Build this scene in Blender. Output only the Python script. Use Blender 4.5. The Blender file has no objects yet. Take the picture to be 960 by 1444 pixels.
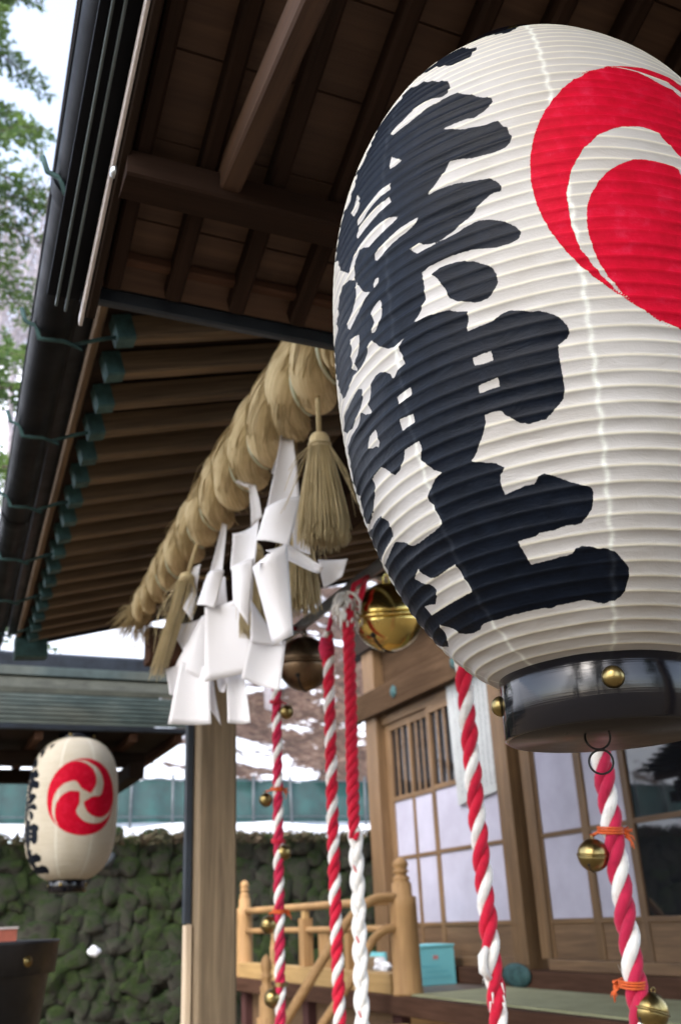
import bpy, math, random
import numpy as np
from mathutils import Vector, Matrix
random.seed(7); RNG = np.random.default_rng(7)
SC = bpy.context.scene; COL = SC.collection; D = bpy.data
PI = math.pi
# ------------------------------------------------------------------ camera
FPX = 1356.0
XD = Vector((0.9193761104, -0.1154629102, -0.3760530334))   # rows: world axes in camera space
YD = Vector((-0.3910367127, -0.3724228520, -0.8416599721))
ZD = Vector((-0.0428702335, 0.9208526134, -0.3875467099))
EYE = Vector((0, 0, 1.5))
ROT = Matrix((XD, YD, ZD))
def ray(px, py): return (ROT @ Vector((px-480.0, -(py-722.0), -FPX))).normalized()
def on_x(px, py, x): d = ray(px, py); return EYE + d*(x/d.x)
def on_y(px, py, y): d = ray(px, py); return EYE + d*(y/d.y)
def on_z(px, py, z): d = ray(px, py); return EYE + d*((z-1.5)/d.z)
cam = D.cameras.new('camera'); camo = D.objects.new('camera', cam); COL.objects.link(camo)
camo.matrix_world = Matrix.Translation(EYE) @ ROT.to_4x4()
cam.sensor_fit = 'VERTICAL'; cam.sensor_height = 36.0; cam.lens = 36.0*FPX/1444.0
cam.clip_end = 600; cam.clip_start = .02
cam.dof.use_dof = True; cam.dof.focus_distance = 0.90; cam.dof.aperture_fstop = 8.8
SC.camera = camo

# ------------------------------------------------------------------ objects
def link(o, parent=None):
    COL.objects.link(o)
    if parent is not None: o.parent = parent
    return o
def tag(o, label, cat, group=None):
    o['label'] = label; o['category'] = cat
    if group: o['group'] = group
    return o
def thing(name, label, cat, loc=(0, 0, 0), group=None):
    o = D.objects.new(name, None); o.empty_display_size = .05; o.location = loc
    return tag(link(o), label, cat, group)
def kind(o, k): o['kind'] = k; return o

class MB:
    """collects shapes, then links them as ONE mesh object"""
    def __init__(s): s.v = []; s.f = []; s.uv = []; s.sm = []; s.mi = []
    def add(s, verts, faces, uvs=None, smooth=False, mi=0):
        b = len(s.v); s.v += [tuple(v) for v in verts]
        for k, f in enumerate(faces):
            s.f.append([b+i for i in f]); s.sm.append(smooth); s.mi.append(mi)
            s.uv.append(uvs[k] if uvs else [(0, 0)]*len(f))
        return s
    def box(s, a, b, mi=0):
        x0, y0, z0 = a; x1, y1, z1 = b
        v = [(x0,y0,z0),(x1,y0,z0),(x1,y1,z0),(x0,y1,z0),(x0,y0,z1),(x1,y0,z1),(x1,y1,z1),(x0,y1,z1)]
        return s.add(v, [(0,3,2,1),(4,5,6,7),(0,1,5,4),(1,2,6,5),(2,3,7,6),(3,0,4,7)], mi=mi)
    def obox(s, M, sx, sy, sz, ch=0.0):
        """box centred in M with chamfered long edges (local x is the length)"""
        x = sx/2; y = sy/2; z = sz/2; c = min(ch, y*.4, z*.4)
        if c > 0: ring = [(-y+c,-z),(y-c,-z),(y,-z+c),(y,z-c),(y-c,z),(-y+c,z),(-y,z-c),(-y,-z+c)]
        else: ring = [(-y,-z),(y,-z),(y,z),(-y,z)]
        n = len(ring); V = [M @ Vector((-x,a,b)) for a, b in ring]+[M @ Vector((x,a,b)) for a, b in ring]
        F = [(i,(i+1)%n,n+(i+1)%n,n+i) for i in range(n)]+[tuple(range(n-1,-1,-1)),tuple(range(n,2*n))]
        return s.add(V, F)
    def tube(s, path, rad, n=8, caps=True, smooth=True, closed=False, flat=1.0):
        P = [Vector(p) for p in path]; m = len(P)
        R = rad if hasattr(rad, '__len__') else [rad]*m
        T = []
        for i in range(m):
            a = P[i-1] if (i > 0 or closed) else P[i]; b = P[(i+1) % m] if (i < m-1 or closed) else P[i]
            t = b-a; T.append(t.normalized() if t.length > 1e-9 else Vector((0,0,1)))
        up = Vector((0,0,1)) if abs(T[0].z) < .9 else Vector((1,0,0))
        N = (up-T[0]*up.dot(T[0])).normalized(); V = []; L = [0.0]
        for i in range(m):
            if i > 0:
                N = N-T[i]*N.dot(T[i]); N = N.normalized() if N.length > 1e-6 else T[i].orthogonal().normalized()
                L.append(L[-1]+(P[i]-P[i-1]).length)
            Bn = T[i].cross(N)
            for k in range(n):
                a = 2*PI*k/n; V.append(P[i]+(N*math.cos(a)+Bn*math.sin(a)*flat)*R[i])
        F = []; U = []
        for i in range(m if closed else m-1):
            j = (i+1) % m; l1 = L[j] if j > i else L[i]+(P[0]-P[i]).length
            for k in range(n):
                k2 = (k+1) % n
                F.append((i*n+k, i*n+k2, j*n+k2, j*n+k)); U.append([(L[i],k/n),(L[i],(k+1)/n),(l1,(k+1)/n),(l1,k/n)])
        if caps and not closed:
            F.append(tuple(range(n-1,-1,-1))); U.append([(0,0)]*n); F.append(tuple(range((m-1)*n, m*n))); U.append([(0,0)]*n)
        return s.add(V, F, U, smooth)
    def lathe(s, prof, n=32, c=(0,0,0), smooth=True, M=None):
        V = []; F = []; m = len(prof)
        for r, z in prof:
            for k in range(n):
                a = 2*PI*k/n; p = Vector((c[0]+r*math.cos(a), c[1]+r*math.sin(a), c[2]+z)); V.append(M @ p if M else p)
        for i in range(m-1):
            for k in range(n):
                k2 = (k+1) % n; F.append((i*n+k, i*n+k2, (i+1)*n+k2, (i+1)*n+k))
        if prof[0][0] > 1e-6: F.append(tuple(range(n-1,-1,-1)))
        if prof[-1][0] > 1e-6: F.append(tuple(range((m-1)*n, m*n)))
        return s.add(V, F, None, smooth)
    def grid(s, P, smooth=True, uv=True):
        """P[i][j] points"""
        m = len(P); n = len(P[0]); V = [p for r in P for p in r]
        F = []; U = []
        for i in range(m-1):
            for j in range(n-1):
                F.append((i*n+j, i*n+j+1, (i+1)*n+j+1, (i+1)*n+j))
                U.append([(j/(n-1),i/(m-1)),((j+1)/(n-1),i/(m-1)),((j+1)/(n-1),(i+1)/(m-1)),(j/(n-1),(i+1)/(m-1))])
        return s.add(V, F, U, smooth)
    def build(s, name, mat, parent=None, M=None, origin=None):
        me = D.meshes.new(name)
        V = s.v
        o = origin
        if o is not None: V = [(v[0]-o[0], v[1]-o[1], v[2]-o[2]) for v in V]
        me.from_pydata(V, [], s.f)
        uvl = me.uv_layers.new(name='uv'); flat = [c for f in s.uv for uv in f for c in uv]
        uvl.data.foreach_set('uv', flat)
        me.polygons.foreach_set('use_smooth', s.sm); me.polygons.foreach_set('material_index', s.mi)
        for m in (mat if isinstance(mat, (list, tuple)) else [mat]): me.materials.append(m)
        me.update(); me.validate()
        ob = D.objects.new(name, me)
        if o is not None: ob.location = o
        if M is not None: ob.matrix_basis = M
        return link(ob, parent)
def frame(p0, p1, up=(0,0,1)):
    p0 = Vector(p0); p1 = Vector(p1); x = (p1-p0).normalized(); u = Vector(up)
    z = (u-x*u.dot(x)); z = z.normalized() if z.length > 1e-5 else x.orthogonal().normalized(); y = z.cross(x)
    M = Matrix.Identity(4)
    for i in range(3): M[i][0] = x[i]; M[i][1] = y[i]; M[i][2] = z[i]; M[i][3] = (p0[i]+p1[i])/2
    return M, (p1-p0).length
def beam(name, p0, p1, w, h, mat, parent=None, up=(0,0,1), ch=.004):
    """a squared timber: local x runs along its length so the grain does too; w across, h along up"""
    M, L = frame(p0, p1, up)
    if parent is not None: M = Matrix.Translation(-Vector(parent.location)) @ M
    return MB().obox(Matrix.Identity(4), L, w, h, ch).build(name, mat, parent, M)
def rel(parent, p): return Vector(p)-Vector(parent.location)

# ------------------------------------------------------------------ materials
def newmat(name):
    m = D.materials.new(name); m.use_nodes = True; nt = m.node_tree
    for n in list(nt.nodes): nt.nodes.remove(n)
    out = nt.nodes.new('ShaderNodeOutputMaterial'); b = nt.nodes.new('ShaderNodeBsdfPrincipled')
    nt.links.new(b.outputs[0], out.inputs[0])
    return m, nt, b, out
def N(nt, t, **kw):
    n = nt.nodes.new('ShaderNode'+t)
    for k, v in kw.items():
        if k.startswith('i_'):
            key = k[2:]; key = int(key) if key.isdigit() else key.replace('_', ' ')
            n.inputs[key].default_value = v
        else: setattr(n, k, v)
    return n
def L(nt, a, b): nt.links.new(a, b)
def ramp(nt, fac, stops):
    r = nt.nodes.new('ShaderNodeValToRGB'); e = r.color_ramp.elements
    while len(e) < len(stops): e.new(.5)
    for i, (p, c) in enumerate(stops):
        e[i].position = p; e[i].color = (*c, 1) if len(c) == 3 else c
    L(nt, fac, r.inputs[0]); return r.outputs[0]
def mixc(nt, fac, a, b, mode='MIX'):
    m = nt.nodes.new('ShaderNodeMix'); m.data_type = 'RGBA'; m.blend_type = mode
    for sock, v in ((m.inputs[0], fac), (m.inputs[6], a), (m.inputs[7], b)):
        if hasattr(v, 'links'): L(nt, v, sock)
        else: sock.default_value = v if not isinstance(v, tuple) else ((*v, 1) if len(v) == 3 else v)
    return m.outputs[2]
def math_(nt, op, a, b=None, clamp=False):
    m = nt.nodes.new('ShaderNodeMath'); m.operation = op; m.use_clamp = clamp
    for i, v in enumerate((a, b)):
        if v is None: continue
        if hasattr(v, 'links'): L(nt, v, m.inputs[i])
        else: m.inputs[i].default_value = v
    return m.outputs[0]
def maprange(nt, v, a, b, c=0.0, d=1.0, smooth=False):
    m = nt.nodes.new('ShaderNodeMapRange'); m.clamp = True
    if smooth: m.interpolation_type = 'SMOOTHSTEP'
    L(nt, v, m.inputs[0])
    for i, x in enumerate((a, b, c, d)): m.inputs[i+1].default_value = x
    return m.outputs[0]
def coords(nt, scale, kind='Object', rnd=True):
    tc = nt.nodes.new('ShaderNodeTexCoord'); mp = nt.nodes.new('ShaderNodeMapping')
    L(nt, tc.outputs[kind], mp.inputs[0]); mp.inputs[3].default_value = scale
    if rnd:
        oi = nt.nodes.new('ShaderNodeObjectInfo'); mu = nt.nodes.new('ShaderNodeVectorMath'); mu.operation = 'SCALE'
        mu.inputs[0].default_value = (37.0, 17.0, 53.0); L(nt, oi.outputs['Random'], mu.inputs[3]); L(nt, mu.outputs[0], mp.inputs[1])
    return mp.outputs[0]
def noise(nt, vec, scale=1.0, detail=4.0, rough=.55, dist=0.0):
    n = nt.nodes.new('ShaderNodeTexNoise'); L(nt, vec, n.inputs['Vector'])
    n.inputs['Scale'].default_value = scale; n.inputs['Detail'].default_value = detail
    n.inputs['Roughness'].default_value = rough; n.inputs['Distortion'].default_value = dist
    return n.outputs[0]
def bump(nt, b, h, strength=.3, dist=.002):
    n = nt.nodes.new('ShaderNodeBump'); L(nt, h, n.inputs['Height']); n.inputs['Strength'].default_value = strength
    n.inputs['Distance'].default_value = dist; L(nt, n.outputs[0], b.inputs['Normal']); return n
def wood(name, dark, light, rough=.6, scale=1.0, grain=1.0, spec=.3, axis=0):
    def ax(a, c): v_ = [c, c, c]; v_[axis] = a; return tuple(v_)
    m, nt, b, _ = newmat(name)
    v = coords(nt, ax(1.2*scale, 22*scale))
    n1 = noise(nt, v, 1.6, 5, .6, .6)
    v2 = coords(nt, ax(6*scale, 190*scale)); n2 = noise(nt, v2, 1.0, 3, .6)
    v3 = coords(nt, (1.6, 3.0, 3.0)); n3 = noise(nt, v3, 1.0, 3, .6)
    f = math_(nt, 'ADD', math_(nt, 'MULTIPLY', n1, .75*grain), math_(nt, 'ADD', math_(nt, 'MULTIPLY', n2, .3*grain), .5*(1-grain)))
    mid = tuple((a+c)/2 for a, c in zip(dark, light))
    c = ramp(nt, f, [(.33, dark), (.5, mid), (.68, light)])
    c = mixc(nt, maprange(nt, n3, .35, .75, 0, .55), c, tuple(x*.55 for x in mid))
    L(nt, c, b.inputs['Base Color']); b.inputs['Roughness'].default_value = rough
    b.inputs['Specular IOR Level'].default_value = spec
    bump(nt, b, f, .25, .0015); return m
def plain(name, col, rough=.5, metal=0.0, spec=.5, var=.25, nscale=12.0, bumps=.1, coat=0.0, col2=None, bdist=.002):
    m, nt, b, _ = newmat(name); v = coords(nt, (1, 1, 1)); n = noise(nt, v, nscale, 5, .6)
    c2 = col2 or tuple(x*(1-var) for x in col)
    L(nt, ramp(nt, n, [(.35, c2), (.65, col)]), b.inputs['Base Color'])
    b.inputs['Metallic'].default_value = metal; b.inputs['Specular IOR Level'].default_value = spec
    L(nt, maprange(nt, n, .3, .7, rough*1.15, rough*.85), b.inputs['Roughness'])
    b.inputs['Coat Weight'].default_value = coat
    if bumps: bump(nt, b, n, bumps, bdist)
    return m
M = {}
M['post'] = wood('weathered_post_wood', (.08,.057,.034), (.215,.158,.095), .75, 1.0)
M['rafter'] = wood('rafter_wood', (.05,.031,.017), (.20,.132,.075), .7)
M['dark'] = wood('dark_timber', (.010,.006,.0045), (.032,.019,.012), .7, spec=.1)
M['soffit'] = wood('soffit_board_wood', (.042,.021,.013), (.105,.058,.035), .65, .8)
M['redwood'] = wood('red_brown_timber', (.045,.023,.015), (.10,.053,.035), .75, spec=.05)
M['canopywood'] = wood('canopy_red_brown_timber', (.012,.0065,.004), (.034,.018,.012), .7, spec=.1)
M['pale_edge'] = plain('pale_painted_edge', (.55,.50,.48), .5, var=.3, nscale=30)
M['gutter'] = plain('dark_bronze_gutter_metal', (.006,.007,.010), .5, .0, .10, .4, 8)
M['patina'] = plain('green_patina_copper', (.040,.095,.095), .65, .1, .3, .5, 25)
M['hall'] = wood('honey_timber', (.085,.048,.022), (.205,.122,.06), .55)
M['halldark'] = wood('brown_door_timber', (.085,.05,.028), (.19,.115,.062), .55)
M['rail'] = wood('orange_railing_wood', (.27,.15,.06), (.46,.275,.12), .65)
M['railz'] = wood('orange_turned_wood', (.27,.15,.06), (.46,.275,.12), .65, axis=2); M['raily'] = wood('orange_round_rail_wood', (.27,.15,.06), (.46,.275,.12), .65, axis=1)
M['sill'] = wood('yellow_plank_wood', (.34,.21,.08), (.52,.34,.15), .5)
M['purple'] = wood('purple_brown_timber', (.05,.022,.022), (.10,.05,.045), .75, spec=.05)
M['floorwood'] = wood('grey_floor_wood', (.10,.075,.06), (.2,.155,.125), .5)
M['black'] = None
M['wood_fresh'] = wood('fresh_post_edge', (.38,.29,.2), (.58,.47,.34), .7)
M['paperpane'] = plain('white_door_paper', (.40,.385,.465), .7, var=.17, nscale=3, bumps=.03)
M['brass'] = plain('polished_brass', (.78,.60,.20), .16, 1.0, .5, .25, 6, .05)
M['oldbrass'] = plain('aged_brass', (.33,.25,.10), .3, 1.0, .5, .45, 14, .08)
M['bronze'] = plain('dark_bronze', (.20,.135,.085), .38, 1.0, .5, .5, 9, .1)
M['steel'] = plain('grey_steel', (.5,.53,.55), .4, .9, .5, .3, 18)
M['beamwood'] = wood('brown_beam_timber', (.035,.020,.011), (.085,.052,.03), .85, spec=.03)
M['wire'] = plain('black_wire', (.03,.03,.03), .35, .8)
M['slit'] = plain('bell_slit_black', (.006,.005,.004), .8)
M['bluedark'] = plain('dark_blue_strip', (.02,.028,.04), .5, .2)
M['orange'] = plain('orange_cord', (.60,.10,.015), .75, var=.25, nscale=90, bumps=.4)
M['white_rope'] = None
# ---- lantern paper: ink and mark are surface patterns read from signed distances stored on the mesh
def lantern_paper(name='lantern_paper', tint=(1, 1, 1)):
    m, nt, b, out = newmat(name)
    at = {k: N(nt, 'Attribute', attribute_name=k).outputs['Fac'] for k in ('ink','mark','rib','seam')}
    vf = coords(nt, (1,1,1), rnd=False)
    nf = noise(nt, vf, 260, 3, .6)
    jig = math_(nt, 'MULTIPLY', math_(nt, 'SUBTRACT', nf, .5), .0022)
    ink = maprange(nt, math_(nt, 'ADD', at['ink'], jig), -.0004, .0004)
    red = maprange(nt, math_(nt, 'ADD', at['mark'], jig), -.0004, .0004)
    nb = noise(nt, vf, 7, 4, .6)
    paper = ramp(nt, nb, [(.3, (.40,.375,.345)), (.55, (.46,.445,.43)), (.75, (.49,.475,.465))])
    paper = mixc(nt, math_(nt, 'MULTIPLY', at['rib'], .75), paper, (.74,.70,.55))
    paper = mixc(nt, 1.0, paper, tint, 'MULTIPLY')
    vw = coords(nt, (50, 50, 160), rnd=False); ns = noise(nt, vw, 1.0, 3, .6)
    seam = math_(nt, 'MULTIPLY', at['seam'], maprange(nt, ns, .25, .7, .25, 1.0))
    paper = mixc(nt, math_(nt, 'MULTIPLY', seam, .95), paper, (.80,.83,.76))
    nr = noise(nt, vf, 55, 5, .65); nr2 = noise(nt, vf, 420, 2, .5)
    redc = ramp(nt, nr, [(.3, (.40,.0015,.014)), (.55, (.50,.002,.022)), (.72, (.54,.014,.048))])
    flaw = math_(nt, 'MULTIPLY', maprange(nt, nr2, .70, .78), maprange(nt, nr, .55, .7))
    redc = mixc(nt, math_(nt, 'MULTIPLY', flaw, .35), redc, (.78,.45,.45))
    redc = mixc(nt, math_(nt, 'MULTIPLY', at['rib'], .35), redc, (.42,.002,.012))
    inkc = ramp(nt, nr, [(.3, (.002,.0035,.007)), (.6, (.0035,.006,.012)), (.8, (.006,.010,.018))])
    inkc = mixc(nt, math_(nt, 'MULTIPLY', at['rib'], .8), inkc, (.002,.003,.005))
    inkc = mixc(nt, math_(nt, 'MULTIPLY', seam, .12), inkc, (.12,.14,.17))
    c = mixc(nt, red, paper, redc); c = mixc(nt, ink, c, inkc)
    L(nt, c, b.inputs['Base Color'])
    L(nt, maprange(nt, math_(nt, 'MAXIMUM', ink, red), 0, 1, .25, .085), b.inputs['Specular IOR Level'])
    L(nt, maprange(nt, ink, 0, 1, .62, .45), b.inputs['Roughness'])
    # creases in the paper between the ribs
    vc = coords(nt, (26, 26, 70), rnd=False); nc = noise(nt, vc, 1.0, 5, .65, 1.2)
    wv = coords(nt, (120, 120, 60), rnd=False); nd = noise(nt, wv, 1.0, 3, .6, .5)
    h = math_(nt, 'ADD', nc, math_(nt, 'MULTIPLY', nd, .4))
    bump(nt, b, h, .5, .0018)
    tr = N(nt, 'BsdfTranslucent'); L(nt, c, tr.inputs[0])
    ms = N(nt, 'MixShader'); L(nt, maprange(nt, ink, 0, 1, .22, .02), ms.inputs[0])
    L(nt, b.outputs[0], ms.inputs[1]); L(nt, tr.outputs[0], ms.inputs[2]); L(nt, ms.outputs[0], out.inputs[0])
    return m
M['lantern'] = lantern_paper(); M['lantern_old'] = lantern_paper('yellowed_lantern_paper', (1.0, .94, .80))
def lacquer():
    m, nt, b, _ = newmat('black_lacquer')
    v = coords(nt, (6, 6, 700), rnd=False); n = noise(nt, v, 1.0, 3, .6)
    v2 = coords(nt, (60,60,60), rnd=False); n2 = noise(nt, v2, 1.0, 4, .6)
    b.inputs['Base Color'].default_value = (.004,.004,.006,1); b.inputs['Specular IOR Level'].default_value = .45
    L(nt, maprange(nt, n2, .3, .7, .05, .12), b.inputs['Roughness'])
    bump(nt, b, math_(nt, 'ADD', n, math_(nt, 'MULTIPLY', n2, .3)), .22, .0006); return m
M['lacquer'] = lacquer()
def straw(name, dark, mid, light, s=1.0):
    m, nt, b, _ = newmat(name)
    tc = N(nt, 'TexCoord'); mp = N(nt, 'Mapping'); L(nt, tc.outputs['UV'], mp.inputs[0]); mp.inputs[3].default_value = (9*s, 46, 1)
    n1 = noise(nt, mp.outputs[0], 1.0, 5, .7, .3)
    v = coords(nt, (1,1,1)); n2 = noise(nt, v, 14, 3, .6); n3 = noise(nt, v, 300, 2, .6)
    f = math_(nt, 'ADD', math_(nt, 'MULTIPLY', n1, .7), math_(nt, 'MULTIPLY', n2, .3))
    c = ramp(nt, f, [(.32, dark), (.48, mid), (.66, light)])
    L(nt, c, b.inputs['Base Color']); b.inputs['Roughness'].default_value = .65; b.inputs['Specular IOR Level'].default_value = .25
    bump(nt, b, math_(nt, 'ADD', n1, math_(nt, 'MULTIPLY', n3, .2)), .8, .004); return m
M['straw'] = straw('rice_straw', (.33,.25,.135), (.60,.485,.28), (.78,.66,.42))
M['straw_tassel'] = straw('straw_tassel_fibre', (.32,.24,.12), (.58,.46,.25), (.76,.63,.38))
M['cordgreen'] = straw('pale_green_cord', (.50,.56,.42), (.70,.76,.60), (.82,.86,.72))
def cotton(name, col, dirt, s=220.0):
    m, nt, b, _ = newmat(name)
    tc = N(nt, 'TexCoord'); mp = N(nt, 'Mapping'); L(nt, tc.outputs['UV'], mp.inputs[0]); mp.inputs[3].default_value = (60, 16, 1); mp.inputs[2].default_value = (0,0,.4)
    n1 = noise(nt, mp.outputs[0], 1.0, 3, .6); v = coords(nt, (1,1,1)); n2 = noise(nt, v, 16, 4, .6)
    c = mixc(nt, maprange(nt, n2, .35, .75), col, dirt); c = mixc(nt, maprange(nt, noise(nt, v, 45, 4, .7), .52, .8, 0, .6), c, tuple(x*.6 for x in dirt)); L(nt, c, b.inputs['Base Color'])
    b.inputs['Roughness'].default_value = .75; b.inputs['Specular IOR Level'].default_value = .2
    b.inputs['Sheen Weight'].default_value = .15
    bump(nt, b, math_(nt, 'ADD', n1, math_(nt, 'MULTIPLY', noise(nt, v, 420, 2, .6), .5)), .7, .002); return m
M['redcot'] = cotton('red_cotton', (.52,.006,.03), (.38,.005,.03))
M['redcot2'] = cotton('faded_red_cotton', (.44,.010,.05), (.32,.010,.045))
M['whitecot'] = cotton('white_cotton', (.78,.77,.74), (.58,.56,.53))
def cloth():
    m, nt, b, out = newmat('white_shide_cloth')
    v = coords(nt, (1,1,1)); n = noise(nt, v, 700, 2, .5); n2 = noise(nt, v, 18, 3, .6)
    b.inputs['Base Color'].default_value = (.80,.79,.81,1); b.inputs['Roughness'].default_value = .8; b.inputs['Specular IOR Level'].default_value = .2
    bump(nt, b, math_(nt, 'ADD', math_(nt, 'MULTIPLY', n, .25), n2), .15, .003)
    tr = N(nt, 'BsdfTranslucent'); tr.inputs[0].default_value = (.80,.79,.81,1)
    ms = N(nt, 'MixShader'); ms.inputs[0].default_value = .2
    L(nt, b.outputs[0], ms.inputs[1]); L(nt, tr.outputs[0], ms.inputs[2]); L(nt, ms.outputs[0], out.inputs[0]); return m
M['cloth'] = cloth()
def glass_dark():
    m, nt, b, _ = newmat('dark_window_glass')
    v = coords(nt, (1,1,1)); n = noise(nt, v, 2.0, 2, .5)
    b.inputs['Base Color'].default_value = (.010,.011,.014,1); b.inputs['Roughness'].default_value = .03
    b.inputs['Specular IOR Level'].default_value = .9; bump(nt, b, n, .04, .01); return m
M['glass'] = glass_dark()
def ground_mat(name, kind_):
    m, nt, b, _ = newmat(name)
    tc = N(nt, 'TexCoord'); v = tc.outputs['Object']
    n1 = noise(nt, v, .95, 6, .6, .4); n2 = noise(nt, v, 9, 6, .7); n3 = noise(nt, v, 34, 4, .7); n4 = noise(nt, v, .45, 3, .5)
    leaf = ramp(nt, n2, [(.34, (.035,.020,.014)), (.46, (.10,.058,.042)), (.56, (.15,.098,.07)), (.68, (.27,.195,.15))])
    leaf = mixc(nt, maprange(nt, n3, .4, .65, 0, .6), leaf, (.085,.05,.036))
    if kind_ == 'hill':
        leaf = mixc(nt, maprange(nt, noise(nt, v, 3.2, 5, .7), .42, .62, 0, .75), leaf, (.035,.021,.015))
        sx = N(nt, 'SeparateXYZ'); L(nt, v, sx.inputs[0])
        bias = maprange(nt, sx.outputs[0], 2.2, 5.2, .15, -.012)
        near = maprange(nt, sx.outputs[1], 20, 46, 0, .16)
        band = maprange(nt, sx.outputs[1], 11.4, 11.95, .3, 0)
        s = math_(nt, 'ADD', math_(nt, 'ADD', math_(nt, 'ADD', math_(nt, 'MULTIPLY', n1, .8), math_(nt, 'MULTIPLY', n2, .2)), bias), math_(nt, 'ADD', near, band))
        fac = maprange(nt, s, .53, .575)
    elif kind_ == 'snow': fac = maprange(nt, math_(nt, 'ADD', math_(nt, 'MULTIPLY', n1, .5), math_(nt, 'MULTIPLY', n2, .5)), .33, .40)
    else:
        fac = maprange(nt, math_(nt, 'ADD', math_(nt, 'MULTIPLY', n4, .7), math_(nt, 'MULTIPLY', n2, .3)), .66, .72)
        leaf = ramp(nt, n2, [(.3, (.12,.088,.055)), (.7, (.23,.175,.115))])
    c = mixc(nt, fac, leaf, (.86,.88,.92)); L(nt, c, b.inputs['Base Color'])
    b.inputs['Roughness'].default_value = .85; b.inputs['Specular IOR Level'].default_value = .2
    bump(nt, b, math_(nt, 'ADD', n2, math_(nt, 'MULTIPLY', n3, .5)), .6, .05); return m
M['hill'] = ground_mat('leaf_litter_with_snow', 'hill'); M['snow'] = ground_mat('trodden_snow', 'snow'); M['ground'] = ground_mat('gravel_with_snow', 'ground')
def mossy():
    m, nt, b, _ = newmat('mossy_stone')
    v = coords(nt, (1,1,1), rnd=False); g = N(nt, 'NewGeometry'); sx = N(nt, 'SeparateXYZ'); L(nt, g.outputs['Normal'], sx.inputs[0])
    n1 = noise(nt, v, 2.2, 5, .6); n2 = noise(nt, v, 14, 6, .65); n3 = noise(nt, v, 70, 4, .7)
    stone = ramp(nt, n2, [(.3, (.022,.021,.017)), (.5, (.055,.052,.042)), (.7, (.11,.105,.09))])
    moss = ramp(nt, n3, [(.3, (.012,.022,.008)), (.5, (.028,.044,.013)), (.7, (.058,.080,.020))])
    dark = ramp(nt, n3, [(.3, (.008,.015,.006)), (.7, (.026,.042,.014))])
    mm = mixc(nt, maprange(nt, n1, .42, .62), dark, moss)
    f = math_(nt, 'ADD', math_(nt, 'ADD', math_(nt, 'MULTIPLY', n2, .55), math_(nt, 'MULTIPLY', n1, .45)), math_(nt, 'MULTIPLY', sx.outputs[2], .13))
    c = mixc(nt, maprange(nt, f, .43, .56), stone, mm); L(nt, c, b.inputs['Base Color'])
    b.inputs['Roughness'].default_value = .9; b.inputs['Specular IOR Level'].default_value = .15
    bump(nt, b, math_(nt, 'ADD', n2, n3), .9, .02); return m
M['moss'] = mossy()
M['joint'] = plain('dark_wall_earth', (.03,.036,.018), .95, var=.5)
def net():
    m, nt, b, out = newmat('green_netting')
    v = coords(nt, (1,1,1), rnd=False); n = noise(nt, v, 5, 4, .6)
    L(nt, ramp(nt, n, [(.3, (.001,.028,.026)), (.7, (.003,.062,.055))]), b.inputs['Base Color']); b.inputs['Roughness'].default_value = .7
    tr = N(nt, 'BsdfTransparent'); ms = N(nt, 'MixShader'); ms.inputs[0].default_value = .03
    L(nt, b.outputs[0], ms.inputs[1]); L(nt, tr.outputs[0], ms.inputs[2]); L(nt, ms.outputs[0], out.inputs[0]); return m
M['net'] = net()
M['postgrey'] = plain('grey_fence_pipe', (.11,.125,.135), .5, .6, .5, .3, 20)
M['needle'] = plain('conifer_needles', (.075,.15,.05), .6, var=.55, nscale=2.2, bumps=0, col2=(.022,.065,.045))
def needles():
    m, nt, b, out = newmat('conifer_needles'); v = coords(nt, (1,1,1)); n = noise(nt, v, 2.2, 4, .6)
    c = ramp(nt, n, [(.35, (.045,.10,.03)), (.6, (.14,.22,.045))]); L(nt, c, b.inputs['Base Color']); b.inputs['Roughness'].default_value = .6
    tr = N(nt, 'BsdfTranslucent'); L(nt, c, tr.inputs[0]); ms = N(nt, 'MixShader'); ms.inputs[0].default_value = .4
    L(nt, b.outputs[0], ms.inputs[1]); L(nt, tr.outputs[0], ms.inputs[2]); L(nt, ms.outputs[0], out.inputs[0]); return m
M['needle'] = needles()
M['bark'] = plain('brown_bark', (.11,.075,.055), .9, var=.5, nscale=18, bumps=.6)
M['bare'] = plain('grey_bare_twig', (.36,.325,.345), .9, var=.35, nscale=6, bumps=0)
def roofmat():
    m, nt, b, _ = newmat('weathered_copper_roof')
    v = coords(nt, (1,1,1)); n = noise(nt, v, 6, 5, .65); n2 = noise(nt, v, 1.5, 3, .5)
    c = ramp(nt, n, [(.3, (.025,.038,.036)), (.55, (.052,.075,.070)), (.75, (.10,.13,.125))])
    c = mixc(nt, maprange(nt, n2, .45, .7, 0, .6), c, (.11,.10,.07)); L(nt, c, b.inputs['Base Color'])
    b.inputs['Roughness'].default_value = .55; b.inputs['Metallic'].default_value = .1; bump(nt, b, n, .2, .004); return m
M['roof'] = roofmat()
M['ridge'] = plain('dark_ridge_metal', (.018,.023,.032), .5, 0, .25, .5, 10)
M['tub'] = plain('black_plastic', (.012,.012,.014), .42, 0, .4, .3, 20)
M['terracotta'] = plain('red_brown_paint', (.28,.07,.04), .6)
M['mat'] = None
def matmat():
    m, nt, b, _ = newmat('greenish_straw_mat')
    v = coords(nt, (260, 5, 1), rnd=False); n = noise(nt, v, 1, 3, .6); v2 = coords(nt, (1,1,1), rnd=False); n2 = noise(nt, v2, 5, 3, .6)
    f = math_(nt, 'ADD', math_(nt, 'MULTIPLY', n, .6), math_(nt, 'MULTIPLY', n2, .4))
    L(nt, ramp(nt, f, [(.35, (.20,.20,.10)), (.6, (.33,.33,.19))]), b.inputs['Base Color']); b.inputs['Roughness'].default_value = .8
    bump(nt, b, n, .4, .002); return m
M['mat'] = matmat()
M['bluebox'] = plain('light_blue_card', (.17,.52,.58), .6, var=.08, nscale=6, bumps=.05)
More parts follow.
